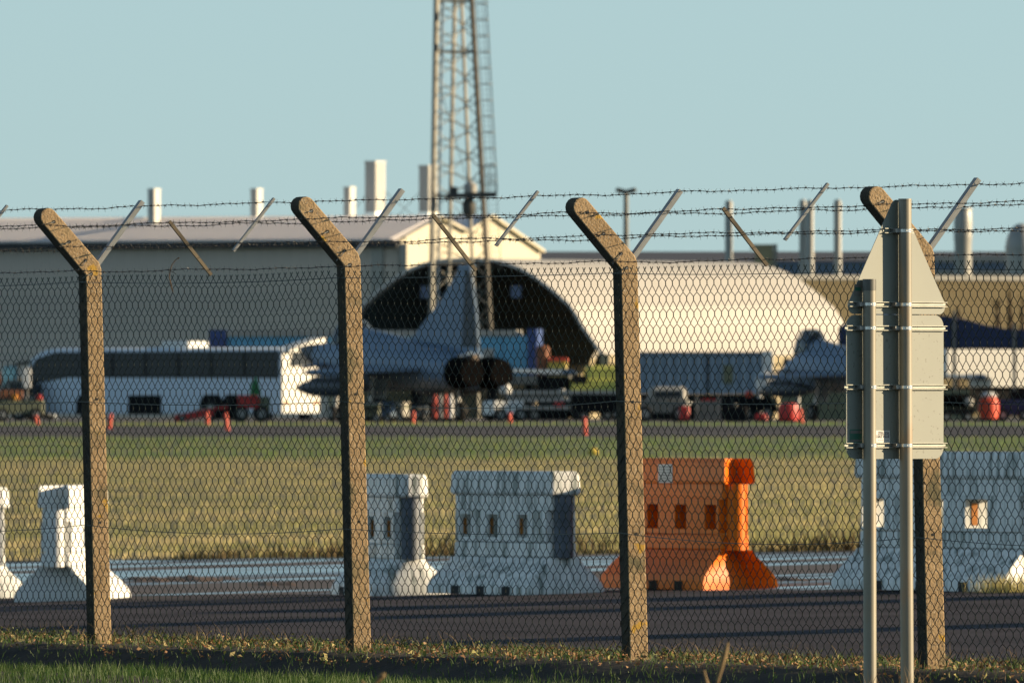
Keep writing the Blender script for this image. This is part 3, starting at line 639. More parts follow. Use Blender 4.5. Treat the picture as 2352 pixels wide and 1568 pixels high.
    m = MB(); m.tube([V(5.2,0,az-.8),V(5.3,0,.35)], .09, 8); m.build('nose_gear', M['white'], t); wheel(t, (5.3,.18,.33), .33, .16); wheel(t, (5.3,-.18,.33), .33, .16)
    m = MB(); m.lathe([(.16,-.05),(.2,.1),(.14,.24),(.02,.3)], (6.0,.3,az+.22), 12); m.build('sensor_ball', M['jet_dark'], t, smooth=True)
    m = MB(); m.tube([V(8.6,0,az-droop*.85),V(9.5,0,az-droop*.9)], .025, 5); m.build('pitot_probe', M['greyl'], t)
    m = MB(); m.box(-7.3,-6.9,-.14,.14,az-.1,az+.3); m.build('parachute_fairing', M['burnt'], t)
    return t
JZ = 790.0
a = math.atan2(.885, -.465)
jet(V(px(905,JZ), JZ, gz(JZ)), a, 'grey fighter jet with a tall swept fin and black exhausts, before the arched shelter', -.7, 1.12, 2.45, 1.25)
a2 = math.atan2(.93, -.37)
jet(V(px(1928,800), 800, gz(800)), a2, 'grey fighter jet half hidden by the road sign, nose and bubble canopy showing', 1.0, .95, 2.6, 1.5)

# --- blue cabin row on a flatbed, behind the left jet
Z = 900.0; t = empty('blue_cabin', V(px(850,Z), Z, gz(Z)), R(-6), 'long blue cabin with a pale roof edge behind the jet and the coach', 'cabin')
k = Z/FOC; zc = lambda dy: zat(dy,Z) - t.location.z
xl = (px(520,Z)-px(850,Z)); xr = (px(1215,Z)-px(850,Z)); n_ = 12; w_ = (xr-xl)/n_
m = MB(); m.box(xl, xl+w_-.04, 0, .12, zc(862), zc(770)); p0 = m.build('wall_panel', M['blue'], t)
for i in range(1, n_):
    p = p0.copy(); COL.objects.link(p); p.location = (w_*i, (i % 2)*.02, 0)
MB().box(xl+.05, xr-.05, .14, 2.6, zc(862), zc(772)).build('cabin_body', M['blue2'], t)
MB().box(xl-.2, xr-.6, -.15, 2.8, zc(772), zc(758)).build('fascia', M['greyl'], t)
for i in (9, 10): MB().box(xl+w_*i+.25, xl+w_*i+.85, -.04, .0, zc(835), zc(800)).build('pale_panel', M['greyl'], t)
MB().box(xr-.02, xr+.5, -.2, 2.5, zc(862), zc(755)).build('end_block', M['blue2'], t)
MB().box(xl-.95, xl-.05, -.2, 2.5, zc(862), zc(757)).build('side_block', M['blue2'], t)
MB().box(xl-.3, xr+2.2, -.5, 3.0, zc(882), zc(862)).build('deck', M['grey'], t)
for i in range(9): MB().box(xl+i*(xr-xl)/8-.2, xl+i*(xr-xl)/8+.2, 0, 2.2, 0, zc(882)-.002).build('leg', M['dark'], t)

# --- small equipment between and behind the aircraft
Z = 880.0; k = Z/FOC
t = empty('drum_stack', V(px(1247,Z), Z, gz(Z)), 0, 'rusty orange upright cylinder beside the yellow tank', 'cylinder')
MB().lathe([(.34,zat(862,Z)-t.location.z),(.36,zat(800,Z)-t.location.z),(.2,zat(793,Z)-t.location.z)], n=16).build('drum', M['brown'], t, smooth=True); MB().box(-.3,.3,-.3,.3,0,zat(862,Z)-t.location.z).build('stand', M['dark'], t)
t = empty('yellow_tank', V(px(1281,Z), Z, gz(Z)), 0, 'yellow tank with an orange red lid beside the shelter mouth', 'tank')
z0, z1 = zat(864,Z)-t.location.z, zat(830,Z)-t.location.z
MB().bbox(-.5,.5,-.5,.5,z0,z1,.08).build('tank_body', M['yellow'], t); MB().bbox(-.53,.53,-.53,.53,z1+.005,z1+.2,.05).build('lid', M['redor'], t); MB().box(-.6,.6,-.5,.5,0,z0-.01).build('stand', M['dark'], t)
t = empty('lime_tender', V(px(1368,Z), Z, gz(Z)), R(8), 'lime yellow service vehicle in the shelter mouth left of the third post', 'vehicle')
MB().bbox(-1.35,1.25,-1.0,1.0,.45,zat(868,Z)-t.location.z,.12).build('body', M['lime'], t); MB().bbox(-.55,1.2,-.9,.9,zat(868,Z)-t.location.z+.005,zat(839,Z)-t.location.z,.16).build('cab', M['lime'], t)
MB().box(-1.4,-.6,-1.05,-.98,zat(880,Z)-t.location.z,zat(862,Z)-t.location.z).build('side_grille', M['dark'], t); MB().lathe([(.26,0),(.28,.4),(.12,.6)], (.75,-1.1,.9)).build('headlamp', M['white'], t, smooth=True); MB().lathe([(.24,0),(.26,.5),(.1,.65)], (-1.9,-1.1,.95)).build('side_lamp', M['white'], t, smooth=True)
for x in (-.9,.8): wheel(t, (x,-.95,.45), .45, .25); wheel(t, (x,.95,.45), .45, .25)
Z = 815.0
t = empty('flatbed_trailer', V(px(1285,Z), Z, gz(Z)), R(3), 'low flatbed trailer with pale side rails between the jet and the third post', 'trailer')
zc = lambda dy: zat(dy,Z) - t.location.z; k = Z/FOC
for i, (y0, y1) in enumerate(((896,905),(913,922),(932,940))): MB().box((1165-1285)*k, ((1445 if i == 0 else 1310)-1285)*k, -.1-.02*i, .0, zc(y1), zc(y0)).build('side_rail', M['greyl'], t)
MB().box(-2.6, 2.7, .02, 2.0, zc(912), zc(904)).build('bed', M['grey'], t); MB().box(.6, 3.0, -.1, 1.6, zc(948), zc(906)).build('tool_box', M['dark'], t); MB().box(-2.5,-2.3,-.12,.1,0,zc(905)).build('prop_stand', M['greyl'], t)
for x in (-2.0,-1.2,1.2,2.3): wheel(t, (x,0.2,.3), .3, .2)
MB().box(-.25,.2,-.15,-.11,zc(934),zc(922)).build('reflector', M['red'], t)
t = empty('white_tow_tractor', V(px(1160,802), 802, gz(802)), R(20), 'white tow tractor under the tail of the left jet', 'tractor')
MB().bbox(-.9,.7,-.7,.7,.3,.95,.1).build('body', M['white'], t); MB().lathe([(.25,0),(.3,.25),(.1,.5)], (-.2,-.6,1.3), 14).build('lamp', M['white'], t, smooth=True); MB().bar(V(-.2,-.6,.9),V(-.2,-.6,1.35),.1,.1).build('lamp_stalk', M['dark'], t)
for x in (-.5,.5): wheel(t, (x,-.7,.3), .3, .2); wheel(t, (x,.7,.3), .3, .2)
rnd = random.Random(9)
specs = [(850,'olive','dark','olive engine trolley with round hoses, just right of the second post'), (882,'bluegrey','dark','blue grey cart second from the second post, under the jet'), (912,'greyl','olive','pale topped cart in the middle of the row under the jet'), (958,'bluegrey','grey','blue grey cart under the jet left of the marker tube'), (985,'dark','dark','black cart under the jet right of the marker tube')]
for i, (dx, ma, mb, lab) in enumerate(specs):
    Z = 780 + 3*i; t = empty('equipment_cart', V(px(dx,Z), Z, gz(Z)), R(rnd.uniform(-20,20)), lab, 'cart', 'equipment carts parked under the left jet')
    h = .75 + .2*rnd.random(); MB().bbox(-.45,.45,-.4,.4,.25,h,.06).build('casing', M[ma], t); MB().box(-.48,.48,-.43,.43,h-.22,h-.12).build('louvre_band', M[mb], t)
    MB().box(-.5,.5,-.45,.45,h,h+.05).build('lid', M['greyl'] if i % 2 == 0 else M['dark'], t); MB().tube([V(-.4,-.42,h*.5),V(-.2,-.5,h*.8),V(.1,-.5,h*.5),V(.3,-.45,h*.75)], .05, 6).build('hose', M['dark'], t)
    for x in (-.3,.3): wheel(t, (x,-.4,.2), .2, .12); wheel(t, (x,.4,.2), .2, .12)
t = empty('gas_bottle_rack', V(px(1018,776), 776, gz(776)), R(10), 'rack with orange and pale gas bottles under the left jet', 'rack')
for i, c in enumerate(('redor','greyl','redor','white')): MB().lathe([(.12,.1),(.12,.95),(.05,1.1),(.04,1.18)], (-.36+.24*i,0,.1), 12).build('gas_bottle', M[c], t, smooth=True)
MB().box(-.5,.5,-.2,.2,.05,.2).build('rack_base', M['dark'], t); MB().bar(V(-.5,-.16,.7),V(.5,-.16,.7),.05,.05).build('rack_rail', M['dark'], t)
# containers on the right of the third post
Z = 860.0; k = Z/FOC
for i, (x0, x1, lab) in enumerate(((1462,1623,'left of two grey blue containers behind the third concrete post'),(1629,1752,'grey blue container with a dark doorway, right of its twin'))):
    t = empty('container', V(px((x0+x1)/2,Z), Z, gz(Z)), R(-4), lab, 'container', 'grey blue containers behind the apron'); w = (x1-x0)*k; zc = lambda dy: zat(dy,Z) - t.location.z
    n_ = 7 if i == 0 else 5; q = w/n_
    m = MB(); m.loft([[V(-w/2+x, d, zc(905)) for x, d in ((0,0),(q*.5,0),(q*.58,.10),(q*.92,.10),(q-.02,0))],[V(-w/2+x, d, zc(812)) for x, d in ((0,0),(q*.5,0),(q*.58,.10),(q*.92,.10),(q-.02,0))]], cap=False, closed=False); p0 = m.build('side_panel', M['cont'], t)
    for j in range(1, n_): p = p0.copy(); COL.objects.link(p); p.location = (q*j,0,0)
    MB().box(-w/2,w/2,.12,2.4,zc(905),zc(812)).build('box_body', M['cont'], t); MB().box(-w/2-.04,w/2+.04,-.06,2.45,zc(812),zc(808)).build('top_rail', M['bluegrey'], t); MB().box(-w/2,w/2,-.04,2.4,0,zc(905)-.01).build('plinth', M['dark'], t)
    if i: MB().box(-w/2+.7,-w/2+1.2,-.05,.0,zc(880),zc(838)).build('door', M['olive'], t); MB().box(w/2-.02,w/2+.5,-.08,.4,zc(880),zc(806)).build('end_frame', M['white'], t)
t = empty('spray_plinth', V(px(1757,810), 810, gz(810)), 0, 'white rounded cowl on a stand left of the half hidden jet', 'cowl')
MB().lathe([(.2,1.3),(.42,1.5),(.45,2.0),(.2,2.35)], (0,0,0), 14).build('cowl', M['white'], t, smooth=True); MB().lathe([(.18,.75),(.24,.95),(.08,1.2)], (-.25,-.3,0), 12).build('lamp', M['white'], t, smooth=True); MB().box(-.3,.3,-.2,.2,0,1.35).build('stand', M['dark'], t)
Z = 790.0
t = empty('utility_vehicle', V(px(1515,Z), Z, gz(Z)), R(185), 'small olive grey utility vehicle with a canvas top beside the third post', 'vehicle')
MB().bbox(-1.3,1.1,-.8,.8,.4,1.05,.1).build('body', M['grey'], t); MB().bbox(-1.2,.5,-.75,.75,1.055,1.62,.16).build('canopy', M['greyl'], t); MB().box(-.9,.3,.76,.79,1.12,1.4).build('side_window', M['glass'], t); MB().box(-1.34,-1.28,-.6,.6,.55,.9).build('grille', M['dark'], t)
for y in (-.55,.55): MB().lathe([(.11,0),(.12,.12)], (-1.32,y,.8), 10).build('headlight', M['white'], t)
for x in (-.85,.75): wheel(t, (x,.75,.36), .36, .2); wheel(t, (x,-.75,.36), .36, .2)
t = empty('hurdle', V(px(1626,Z), Z, gz(Z)), 0, 'concrete panel between two pale stub posts in front of the containers', 'panel')
for x in (-.5,.5): MB().box(x-.09,x+.09,-.1,.1,0,1.15).build('stub_post', M['conc'], t)
MB().box(-.41,.41,-.05,.05,.05,.95).build('panel', M['grey'], t); MB().box(-.3,.35,-.04,.04,.96,1.06).build('red_board', M['red'], t)
for dx, w, h, mt, lab in ((1572,.24,.7,'red','red bucket shaped cover between the utility vehicle and the concrete panel'),(1690,.55,.72,'dark','black equipment crate right of the concrete panel'),(1748,.3,.36,'red','low red chock cover left of the big red drum')):
    t = empty('ground_cover', V(px(dx,Z-3), Z-3, gz(Z)), 0, lab, 'cover'); MB().bbox(-w,w,-.3,.3,.08,h,.08).build('shell', M[mt], t); MB().box(-w*.8,w*.8,-.25,.25,0,.07).build('skid', M['dark'], t)
    MB().lathe([(.06,0),(.06,.12)], (0,0,h-.01), 8).build('lifting_knob', M['greyl'], t)
t = empty('dark_generator', V(px(1735,800), 800, gz(800)), R(5), 'black generator trailer under the nose of the half hidden jet', 'generator')
MB().bbox(-1.1,1.0,-.5,.5,.4,1.1,.08).build('casing', M['dark'], t); MB().bar(V(.6,-.5,1.3),V(1.2,-.6,.2),.1,.1).build('strut', M['olive'], t); wheel(t, (-.5,-.5,.35), .35, .2); wheel(t, (.5,-.5,.35), .35, .2); MB().lathe([(.16,0),(.2,.2),(.1,.3)], (-.3,0,1.1), 12).build('pink_cap', M['redor'], t)
t = empty('red_drum', V(px(1811,786), 786, gz(786)), 0, 'bright red drum cover under the half hidden jet', 'drum')
MB().lathe([(.46,.05),(.5,.3),(.44,.8),(.3,.86)], n=18).build('drum', M['red'], t, smooth=True); MB().lathe([(.52,.0),(.52,.06)], n=18).build('base_ring', M['dark'], t)
Z = 820.0; t = empty('olive_screen', V(px(2010,870), 870, gz(870)), 0, 'olive screen wall low behind the road sign and the jet wheels', 'screen wall')
n_ = 10; w_ = (px(2225,870)-px(1790,870))/n_
m = MB(); m.box(-w_*5,-w_*4-.03,0,.1,0,zat(898,870)-t.location.z); p0 = m.build('panel', M['olive'], t)
for j in range(1, n_): p = p0.copy(); COL.objects.link(p); p.location = (w_*j,0,0)
MB().box(-w_*5,w_*5,.11,.3,0,zat(896,870)-t.location.z).build('backing', M['olive'], t)
# right edge: white long vehicle, navy curved shelter, red drum, dark tugs
Z = 900.0
t = empty('white_tanker', V(px(2290,Z), Z, gz(Z)), R(28), 'long white vehicle body behind the navy cover at the right edge', 'lorry'); zc = lambda dy: zat(dy,Z) - t.location.z
MB().bbox(-3.1,3.6,0,2.4,zc(868),zc(802),.1).build('body', M['coach_w'], t); MB().bbox(-.4,3.2,-.06,2.3,zc(888),zc(868)-.01,.05).build('skirt', M['coach_w'], t); MB().box(-2.6,3.0,.3,2.0,.4,zc(888)-.02).build('chassis', M['dark'], t)
for x in (-2.0,1.8,2.8): wheel(t, (x,.2,.48), .48, .25)
Z = 880.0
t = empty('navy_cover', V(px(2270,Z), Z, gz(Z)), R(-4), 'large navy tarpaulin cover curving down at the right edge above the white vehicle', 'cover'); zc = lambda dy: zat(dy,Z) - t.location.z; k = Z/FOC
top = [(-345,752),(-320,736),(-105,724),(-60,732),(-10,746),(40,755),(150,760)]
m = MB(); m.loft([[V(dx*k, y, zc(dy)+.0) for dx, dy in top] + [V(dx*k, y, zc(800)) for dx, dy in top[::-1]] for y in (0, 1.0, 2.6)]); m.build('tarpaulin', M['navy'], t)
for dx in (-250,-78,60): MB().bar(V(dx*k,-.08,0),V(dx*k,-.08,zc(712 if dx == -78 else 742)),.16,.16).build('support_post', M['grey'], t)
Z = 798.0
t = empty('red_canister', V(px(2271,Z), Z, gz(Z)), 0, 'red canister with a pale top at the right edge on the apron', 'canister')
MB().lathe([(.42,.12),(.48,.5),(.46,1.0),(.3,1.08)], n=18).build('can', M['redor'], t, smooth=True); MB().lathe([(.30,1.08),(.42,1.2),(.2,1.36)], n=18).build('can_top', M['white'], t, smooth=True); MB().box(-.75,.6,-.4,.4,.0,.11).build('skid', M['dark'], t)
t = empty('tug', V(px(2325,800), 800, gz(800)), R(0), 'dark blue tug at the right edge beside the red canister', 'tractor')
MB().bbox(-.75,.9,-.6,.6,.25,1.0,.1).build('body', M['navy'], t); MB().bbox(-.1,.8,-.5,.5,1.0,1.42,.08).build('cab', M['dark'], t)
for x in (-.45,.55): wheel(t, (x,-.6,.28), .28, .2); wheel(t, (x,.6,.28), .28, .2)
t = empty('pod_trolley', V(px(2196,794), 794, gz(794)), R(8), 'trolley with a black pod just right of the road sign', 'trolley')
m = MB(); m.loft([ell(r[0],r[1],r[1],.95,0,12) for r in ((-1.0,.06),(-.6,.3),(.5,.34),(.9,.15))]); m.build('pod', M['nozzle'], t, smooth=True); MB().lathe([(.2,0),(.22,.25),(.1,.35)], (.55,-.35,.75), 12).build('end_cap', M['greyl'], t, smooth=True); MB().box(-.8,.8,-.3,.3,.3,.6).build('frame', M['dark'], t)
for x in (-.5,.5): wheel(t, (x,-.3,.2), .2, .12); wheel(t, (x,.3,.2), .2, .12)
# red conveyor, red tractor in front of the coach
Z = 792.0
t = empty('red_tow_bar', V(px(462,Z), Z, gz(Z)), R(4), 'long red tow bar sloping up in front of the coach', 'tow bar'); k = Z/FOC; zc = lambda dy: zat(dy,Z) - t.location.z
MB().bar(V((401-462)*k,0,zc(962)),V((523-462)*k,0,zc(938)),.3,.34).build('beam', M['red'], t); MB().bbox(-.25,.2,-.12,.12,zc(958),zc(938),.03).build('pale_joint', M['greyl'], t); MB().box((492-462)*k,(530-462)*k,-.2,.3,.1,zc(940)).build('drawbar_head', M['dark'], t)
wheel(t, (.35,-.25,.18), .18, .12); wheel(t, (-.9,-.15,.15), .15, .1)
t = empty('red_tractor', V(px(572,Z), Z, gz(Z)), R(6), 'small red tractor with a green cover in front of the coach rear', 'tractor'); zc = lambda dy: zat(dy,Z) - t.location.z; k = Z/FOC
MB().bbox(-.55,.45,-.4,.4,zc(938),zc(907),.08).build('bonnet', M['red'], t); MB().bbox(-.95,-.56,-.35,.35,.25,zc(912),.05).build('engine_block', M['dark'], t); MB().bbox(.46,.95,-.35,.35,.2,zc(910),.05).build('rear_frame', M['olive'], t)
m = MB(); m.loft([[V(.05,-.2,zc(907)),V(.55,-.2,zc(907)),V(.55,.2,zc(907)),V(.05,.2,zc(907))],[V(.1,-.15,zc(880)),V(.4,-.15,zc(874)),V(.4,.15,zc(874)),V(.1,.15,zc(880))],[V(.28,-.05,zc(866)),V(.38,-.05,zc(866)),V(.38,.05,zc(866)),V(.28,.05,zc(866))]]); m.build('green_cover', M['green'], t)
for x in (-.4,.55): wheel(t, (x,-.38,.36), .36, .2); wheel(t, (x,.38,.36), .36, .2)

# --- orange-red marker tubes
mt_labels = {82:'orange red marker tube in front of the coach nose',254:'orange red marker tube beside the right edge of the first concrete post',476:'marker tube under the red tow bar, the left one of a close pair',519:'marker tube under the red tow bar, the right one of a close pair',949:'orange red marker tube under the left jet, right of the second post',1171:'orange red marker tube in front of the flatbed trailer',1343:'tallest nearest orange red marker tube, left of the third post',1838:'orange red marker tube under the half hidden jet beside the red drum'}
for dx, y0, y1, ln in ((82,953,974,3),(254,949,984,-3),(476,945,974,0),(519,947,988,3),(949,944,972,0),(1171,942,966,0),(1343,957,999,1),(1838,934,967,3)):
    lo, hi = 600., 766.                               # depth at which the ground shows on that row
    for _ in range(40):
        md = (lo+hi)/2
        if YH + (CAM_Z - gz(md))*FOC/md > y1: lo = md
        else: hi = md
    Z = (lo+hi)/2; k = Z/FOC
    t = empty('marker_tube', V(px(dx+ln,Z), Z, gz(Z)), 0, mt_labels[dx], 'marker', 'orange red marker tubes along the taxiway')
    h = (y1-y0)*k; tl = V(-ln*1.2*k,0,0)
    MB().tube([V(0,0,.06), V(0,0,.06)+tl*.5+V(0,0,h*.45), tl+V(0,0,h-.05), tl+V(0,0,h)], [4.6*k,4.9*k,4.3*k,3*k], 12).build('tube', M['redor'], t, smooth=True)
    MB().lathe([(6*k,0),(6*k,.04),(4.6*k,.08)], n=14).build('base', M['redor'], t)
Z = 460.; t = empty('pale_clump', V(px(1362,Z), Z, g(px(1362,Z),Z)), 0, 'small pale yellow marker block lying in the green grass strip', 'marker')
MB().lathe([(.13,0),(.16,.08),(.10,.17),(.03,.2)], n=14).build('block', M['yellow'], t, smooth=True)
# ------------------------------------------------------------------ ROAD: plastic barriers
def plan(x0, x1, hw, e0, e1):
    def end(x, s, e):
        if e == 'concave': return [(x, s*hw), (x-s*.01, s*hw*.90), (x-s*.20, s*hw*.50), (x-s*.20, s*hw*.34), (x-s*.01, -s*hw*.90), (x, -s*hw)]
        if e == 'convex':  return [(x-s*.07, s*hw), (x-s*.02, s*hw*.75), (x, s*hw*.35), (x, -s*hw*.35), (x-s*.02, -s*hw*.75), (x-s*.07, -s*hw)]
        return [(x-s*.02, s*hw), (x, s*hw*.86), (x, s*hw*.3), (x, -s*hw*.3), (x, -s*hw*.86), (x-s*.02, -s*hw)]
    return end(x1, 1, e1) + end(x0, -1, e0)
def barrier(label, c, rot, L, S, body, e0, e1, slots, slot_mat, win=(.2,.18), skirt=None, group='plastic road barriers in a row', top_over=0.0, closed=False):
    t = empty('road_barrier', c, rot, label, 'barrier', group)
    h = L/2
    def lf(lv, ee=None): 
        m = MB(); m.loft([[V(x,y,z*S) for x, y in plan(-hl, hl, w, *(ee or (e0, e1)))] for z, hl, w in lv]); return m
    def soft(o):
        bv = o.modifiers.new('edge', 'BEVEL'); bv.width = .012; bv.segments = 2; bv.limit_method = 'ANGLE'; bv.angle_limit = R(45); return o
    lf([(.0,h+.03,.325),(.05,h+.03,.325),(.10,h+.02,.305),(.16,h,.255),(.20,h-.01,.215),(.245,h-.025,.165),(.29,h-.03,.135)]).build('skirt', body, t, smooth=True)
    soft(lf([(.292,h-.06,.125),(.408,h-.06,.122)], ('flat','flat')).build('lower_body', body, t))
    # slotted middle band: solid pieces between the openings, a thin web behind them
    xs = sorted(slots); w2 = win[0]/2; z0, z1 = .412, .66; zs0, zs1 = .535-win[1]/2, .535+win[1]/2
    m = MB(); edges = [-h+.10] + [q for x in xs for q in (x-w2, x+w2)] + [h-.10]
    for i in range(0, len(edges), 2): m.box(edges[i], edges[i+1], -.128, .128, z0*S, z1*S)
    for x in xs:
        m.box(x-w2, x+w2, -.127, .127, z0*S, zs0*S); m.box(x-w2, x+w2, -.127, .127, zs1*S, z1*S)
        if closed: m.box(x-w2, x+w2, .02, .05, zs0*S, zs1*S)
    m.build('slotted_body', body, t)
    for x in xs:
        MB().box(x-w2-.01, x-w2+.004, -.128+.030*win[0]/.2, -.128+.058*win[0]/.2, zs0*S+.02, zs1*S-.03).build('slot_insert', slot_mat, t)
    lf([(.662,h-.05,.112),(.775,h-.05,.112)], ('flat','flat')).build('neck', body, t)
    soft(lf([(.777,h+top_over-.01,.125),(.80,h+top_over,.135),(.93,h+top_over-.01,.128),(.965,h+top_over-.03,.115)]).build('top_beam', body, t))
    for s_ in (-1, 1):
        m = MB(); m.tube([V(s_*(h-.045),0,.29*S), V(s_*(h-.045),0,.777*S)], .075, 14); m.build('hinge_column', body if (e1 == 'concave') else M['column'], t, smooth=True)
    for x in (-h*.45, h*.05, h*.55):
        MB().box(x-.07, x+.07, -.33, -.30, .0, .065*S).build('fork_pocket', M['dark_slot'], t)
    return t
ub = math.atan2(U.y, U.x)
def bz(dx, Zc=134.0):                              # point of the barrier line that shows on this column
    q = (dx-CX)/FOC; X = Zc*q/(1+2.097*q); return V(X, Zc-2.097*X, g(X, Zc-2.097*X))
BW, BC, BO = M['bar_white'], M['bar_clean'], M['bar_orange']
barrier('white barrier cut off by the left frame edge', bz(-112), ub, 1.85, .98, BW, 'convex', 'convex', (-.48,0,.48), M['slot_orange'], top_over=.06)
barrier('white barrier with a rounded lit end just right of the second concrete post', bz(897), ub-R(9), 1.25, 1., BW, 'convex', 'convex', (-.13,.345), M['slot_orange'], top_over=.06, closed=True)
barrier('white barrier touching the second one, showing three orange filled slots, left of the orange barrier', bz(1183), ub, 1.85, 1., BW, 'flat', 'flat', (-.64,-.15,.39), M['slot_orange'], top_over=.0, closed=True)
orb = barrier('bright orange barrier with hollow ends and a white notice behind the third post', V(px(1580,133.8), 133.8, g(px(1580,133.8),133.8)), ub, 1.80, 1.06, BO, 'concave', 'concave', (-.37,.13,.66), BO, top_over=.02, closed=True)
barrier('long white barrier with square openings behind the road sign at the right', bz(2193), ub, 2.8, 1.07, BW, 'flat', 'concave', (-1.10,-.12,.60), M['slot_orange'], win=(.36,.20), top_over=.02)
# paper notice on the orange barrier
no = MB(); no.box(-.25,.0,-.1375,-.134,.83,.975); no = no.build('notice', M['sticker'], orb)
m = MB(); rnd = random.Random(2)
for i in range(6):
    z = .84 + i*.022; x = -.235
    while x < -.03:
        w = rnd.uniform(.008,.035); m.box(x, min(x+w,-.015), -.1392, -.1377, z, z+.010); x += w + .012
m.build('printed_lines', M['ink'], no)
Z = 139.2; X = px(162, Z)
barrier('white barrier turned end on, behind the first concrete post', V(X+.0, Z+.8, g(X,Z)-.01), math.atan2(-.985, -.17), 1.6, .985, BC, 'flat', 'concave', (-.5,.1), M['slot_orange'], top_over=.02)

# mud ridges and a low kerb edge on the wet track
def ridge(name, dx0, dx1, dy, w, h, label):
    m = []; f = []; K = 60; rr_ = random.Random(int(dx0)); ph = rr_.random()*6
    for i in range(K+1):
        fr = i/K; dx = dx0 + (dx1-dx0)*fr
        # depth where this row meets the track
        lo, hi = 125., 200.
        for _ in range(30):
            md = (lo+hi)/2
            if YH + (CAM_Z - g(px(dx,md), md))*FOC/md > dy: lo = md
            else: hi = md
        X = px(dx, lo); prof = sin(pi*fr)**.5
        for j in range(7):
            v = (j-3)/3; hh = h*prof*(1-v*v)*(.8+.25*sin(fr*17+ph+j)+.22*sin(fr*43+j*2)+.15*sin(fr*91+j*3))
            yy = lo + v*w; m.append((X, yy, g(X, yy)+max(0,hh)-.012))
    for i in range(K):
        for j in range(6): f.append((i*7+j, i*7+j+1, (i+1)*7+j+1, (i+1)*7+j))
    o = raw(name, m, f, M['mud'], smooth=True); tag(o, label, 'mud ridge'); return o
ridge('mud_ridge', 255, 560, 1330, 3.2, .038, 'long brown mud ridge on the wet track between the first and second post')
ridge('mud_ridge', 560, 700, 1342, 1.5, .03, 'short flat brown mud streak on the wet track left of the second post')
ridge('mud_ridge', 1720, 1900, 1331, 1.5, .028, 'thin brown mud streak on the wet track right of the orange barrier')

# trees beyond the right of the frame that throw the long shadows across the road
def conifer(x, y, h, w, label):
    t = empty('conifer_tree', V(x, y, g(x,y)-.1), 0, label, 'tree', 'conifers standing to the right of the road')
    MB().tube([V(0,0,0), V(0,0,h*.9)], [.16,.03], 8).build('trunk', M['bark'], t)
    r_ = np.random.default_rng(int(y)); n = 5000
    z = r_.uniform(.10, 1, n)*h; a = r_.uniform(0, 2*pi, n); rad = w*np.minimum(1, (h-z)/(h*.25))*np.sqrt(r_.uniform(.15,1,n))
    c = np.stack([rad*np.cos(a), rad*np.sin(a), z], 1)
    d1 = r_.normal(size=(n,3))*.10; d2 = r_.normal(size=(n,3))*.10
    v = np.stack([c-d1, c+d2, c+d1, c-d2], 1).reshape(-1,3)
    raw('crown', v, np.arange(n*4).reshape(-1,4), M['leafdark'], t)
conifer(17, 122.7, 6.2, 1.0, 'slim conifer further along the road, out of frame to the right')
conifer(16, 108.0, 5.6, .95, 'slim conifer nearer along the road, out of frame to the right')

# ------------------------------------------------------------------ FENCE
fence = empty('chain_link_fence', P0, 0, 'green chain link fence on cranked concrete posts topped with six barbed wires', 'fence')
LEAN = .026
def wob(s, k=1.): return .006*math.sin(s*1.9+k)+.004*math.sin(s*4.3+k*2.2)
def fl(s, o, z): return U*s - N*o + V(LEAN*(1.8-z), 0, z)
# posts: profile in (o, z)
hp = .044
tip = Vector((.232, 2.087)); dirv = Vector((.232, .262)).normalized(); nv = Vector((dirv.y, -dirv.x))
cap_ = [tip + (nv*cos(a) + dirv*sin(a))*.046 for a in [i*pi/8 for i in range(9)]]
PROF = [(hp+.006,-.4),(hp,1.806)] + [tuple(p) for p in cap_] + [(-hp+.012,1.868),(-hp,1.835),(-hp-.004,-.4)]
def post_mesh():
    m = MB()
    r0 = [fl(-hp, o, z) for o, z in PROF]; r1 = [fl(hp, o, z) for o, z in PROF]
    m.loft([r0, r1]); n = len(PROF)
    for i in range(n):                              # shade of outward face and arm underside put into their near-black, mottled colour
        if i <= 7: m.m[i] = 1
    return m
post0 = post_mesh().build('concrete_post', [M['concrete'], M['shaded_side']], fence)
bev = post0.modifiers.new('edge', 'BEVEL'); bev.width = .006; bev.segments = 2; bev.limit_method = 'ANGLE'; bev.angle_limit = R(50)
# tie wires from the holes round the arm, line-wire ties
HOLES = [((.205,2.065),(.245,2.047)), ((.125,1.968),(.168,1.942)), ((.040,1.878),(.075,1.830)), ((.012,1.812),(.052,1.79))]
for (o, z), (o2, z2) in HOLES:
    q = MB(); q.disc(fl(hp, o, z), .0085, U, 10, .004); hq = q.build('wire_hole', M['dark_slot'], post0)
    MB().tube([fl(hp+.004,o,z), fl(hp+.006,(o+o2)/2,(z+z2)/2+.004), fl(hp*.6,o2,z2)], .0022, 5).build('tie_wire', M['galv'], post0)
for z in (1.187, .584):
    MB().disc(fl(hp, .0, z+.012), .007, U, 8, .004).build('wire_hole', M['dark_slot'], post0)
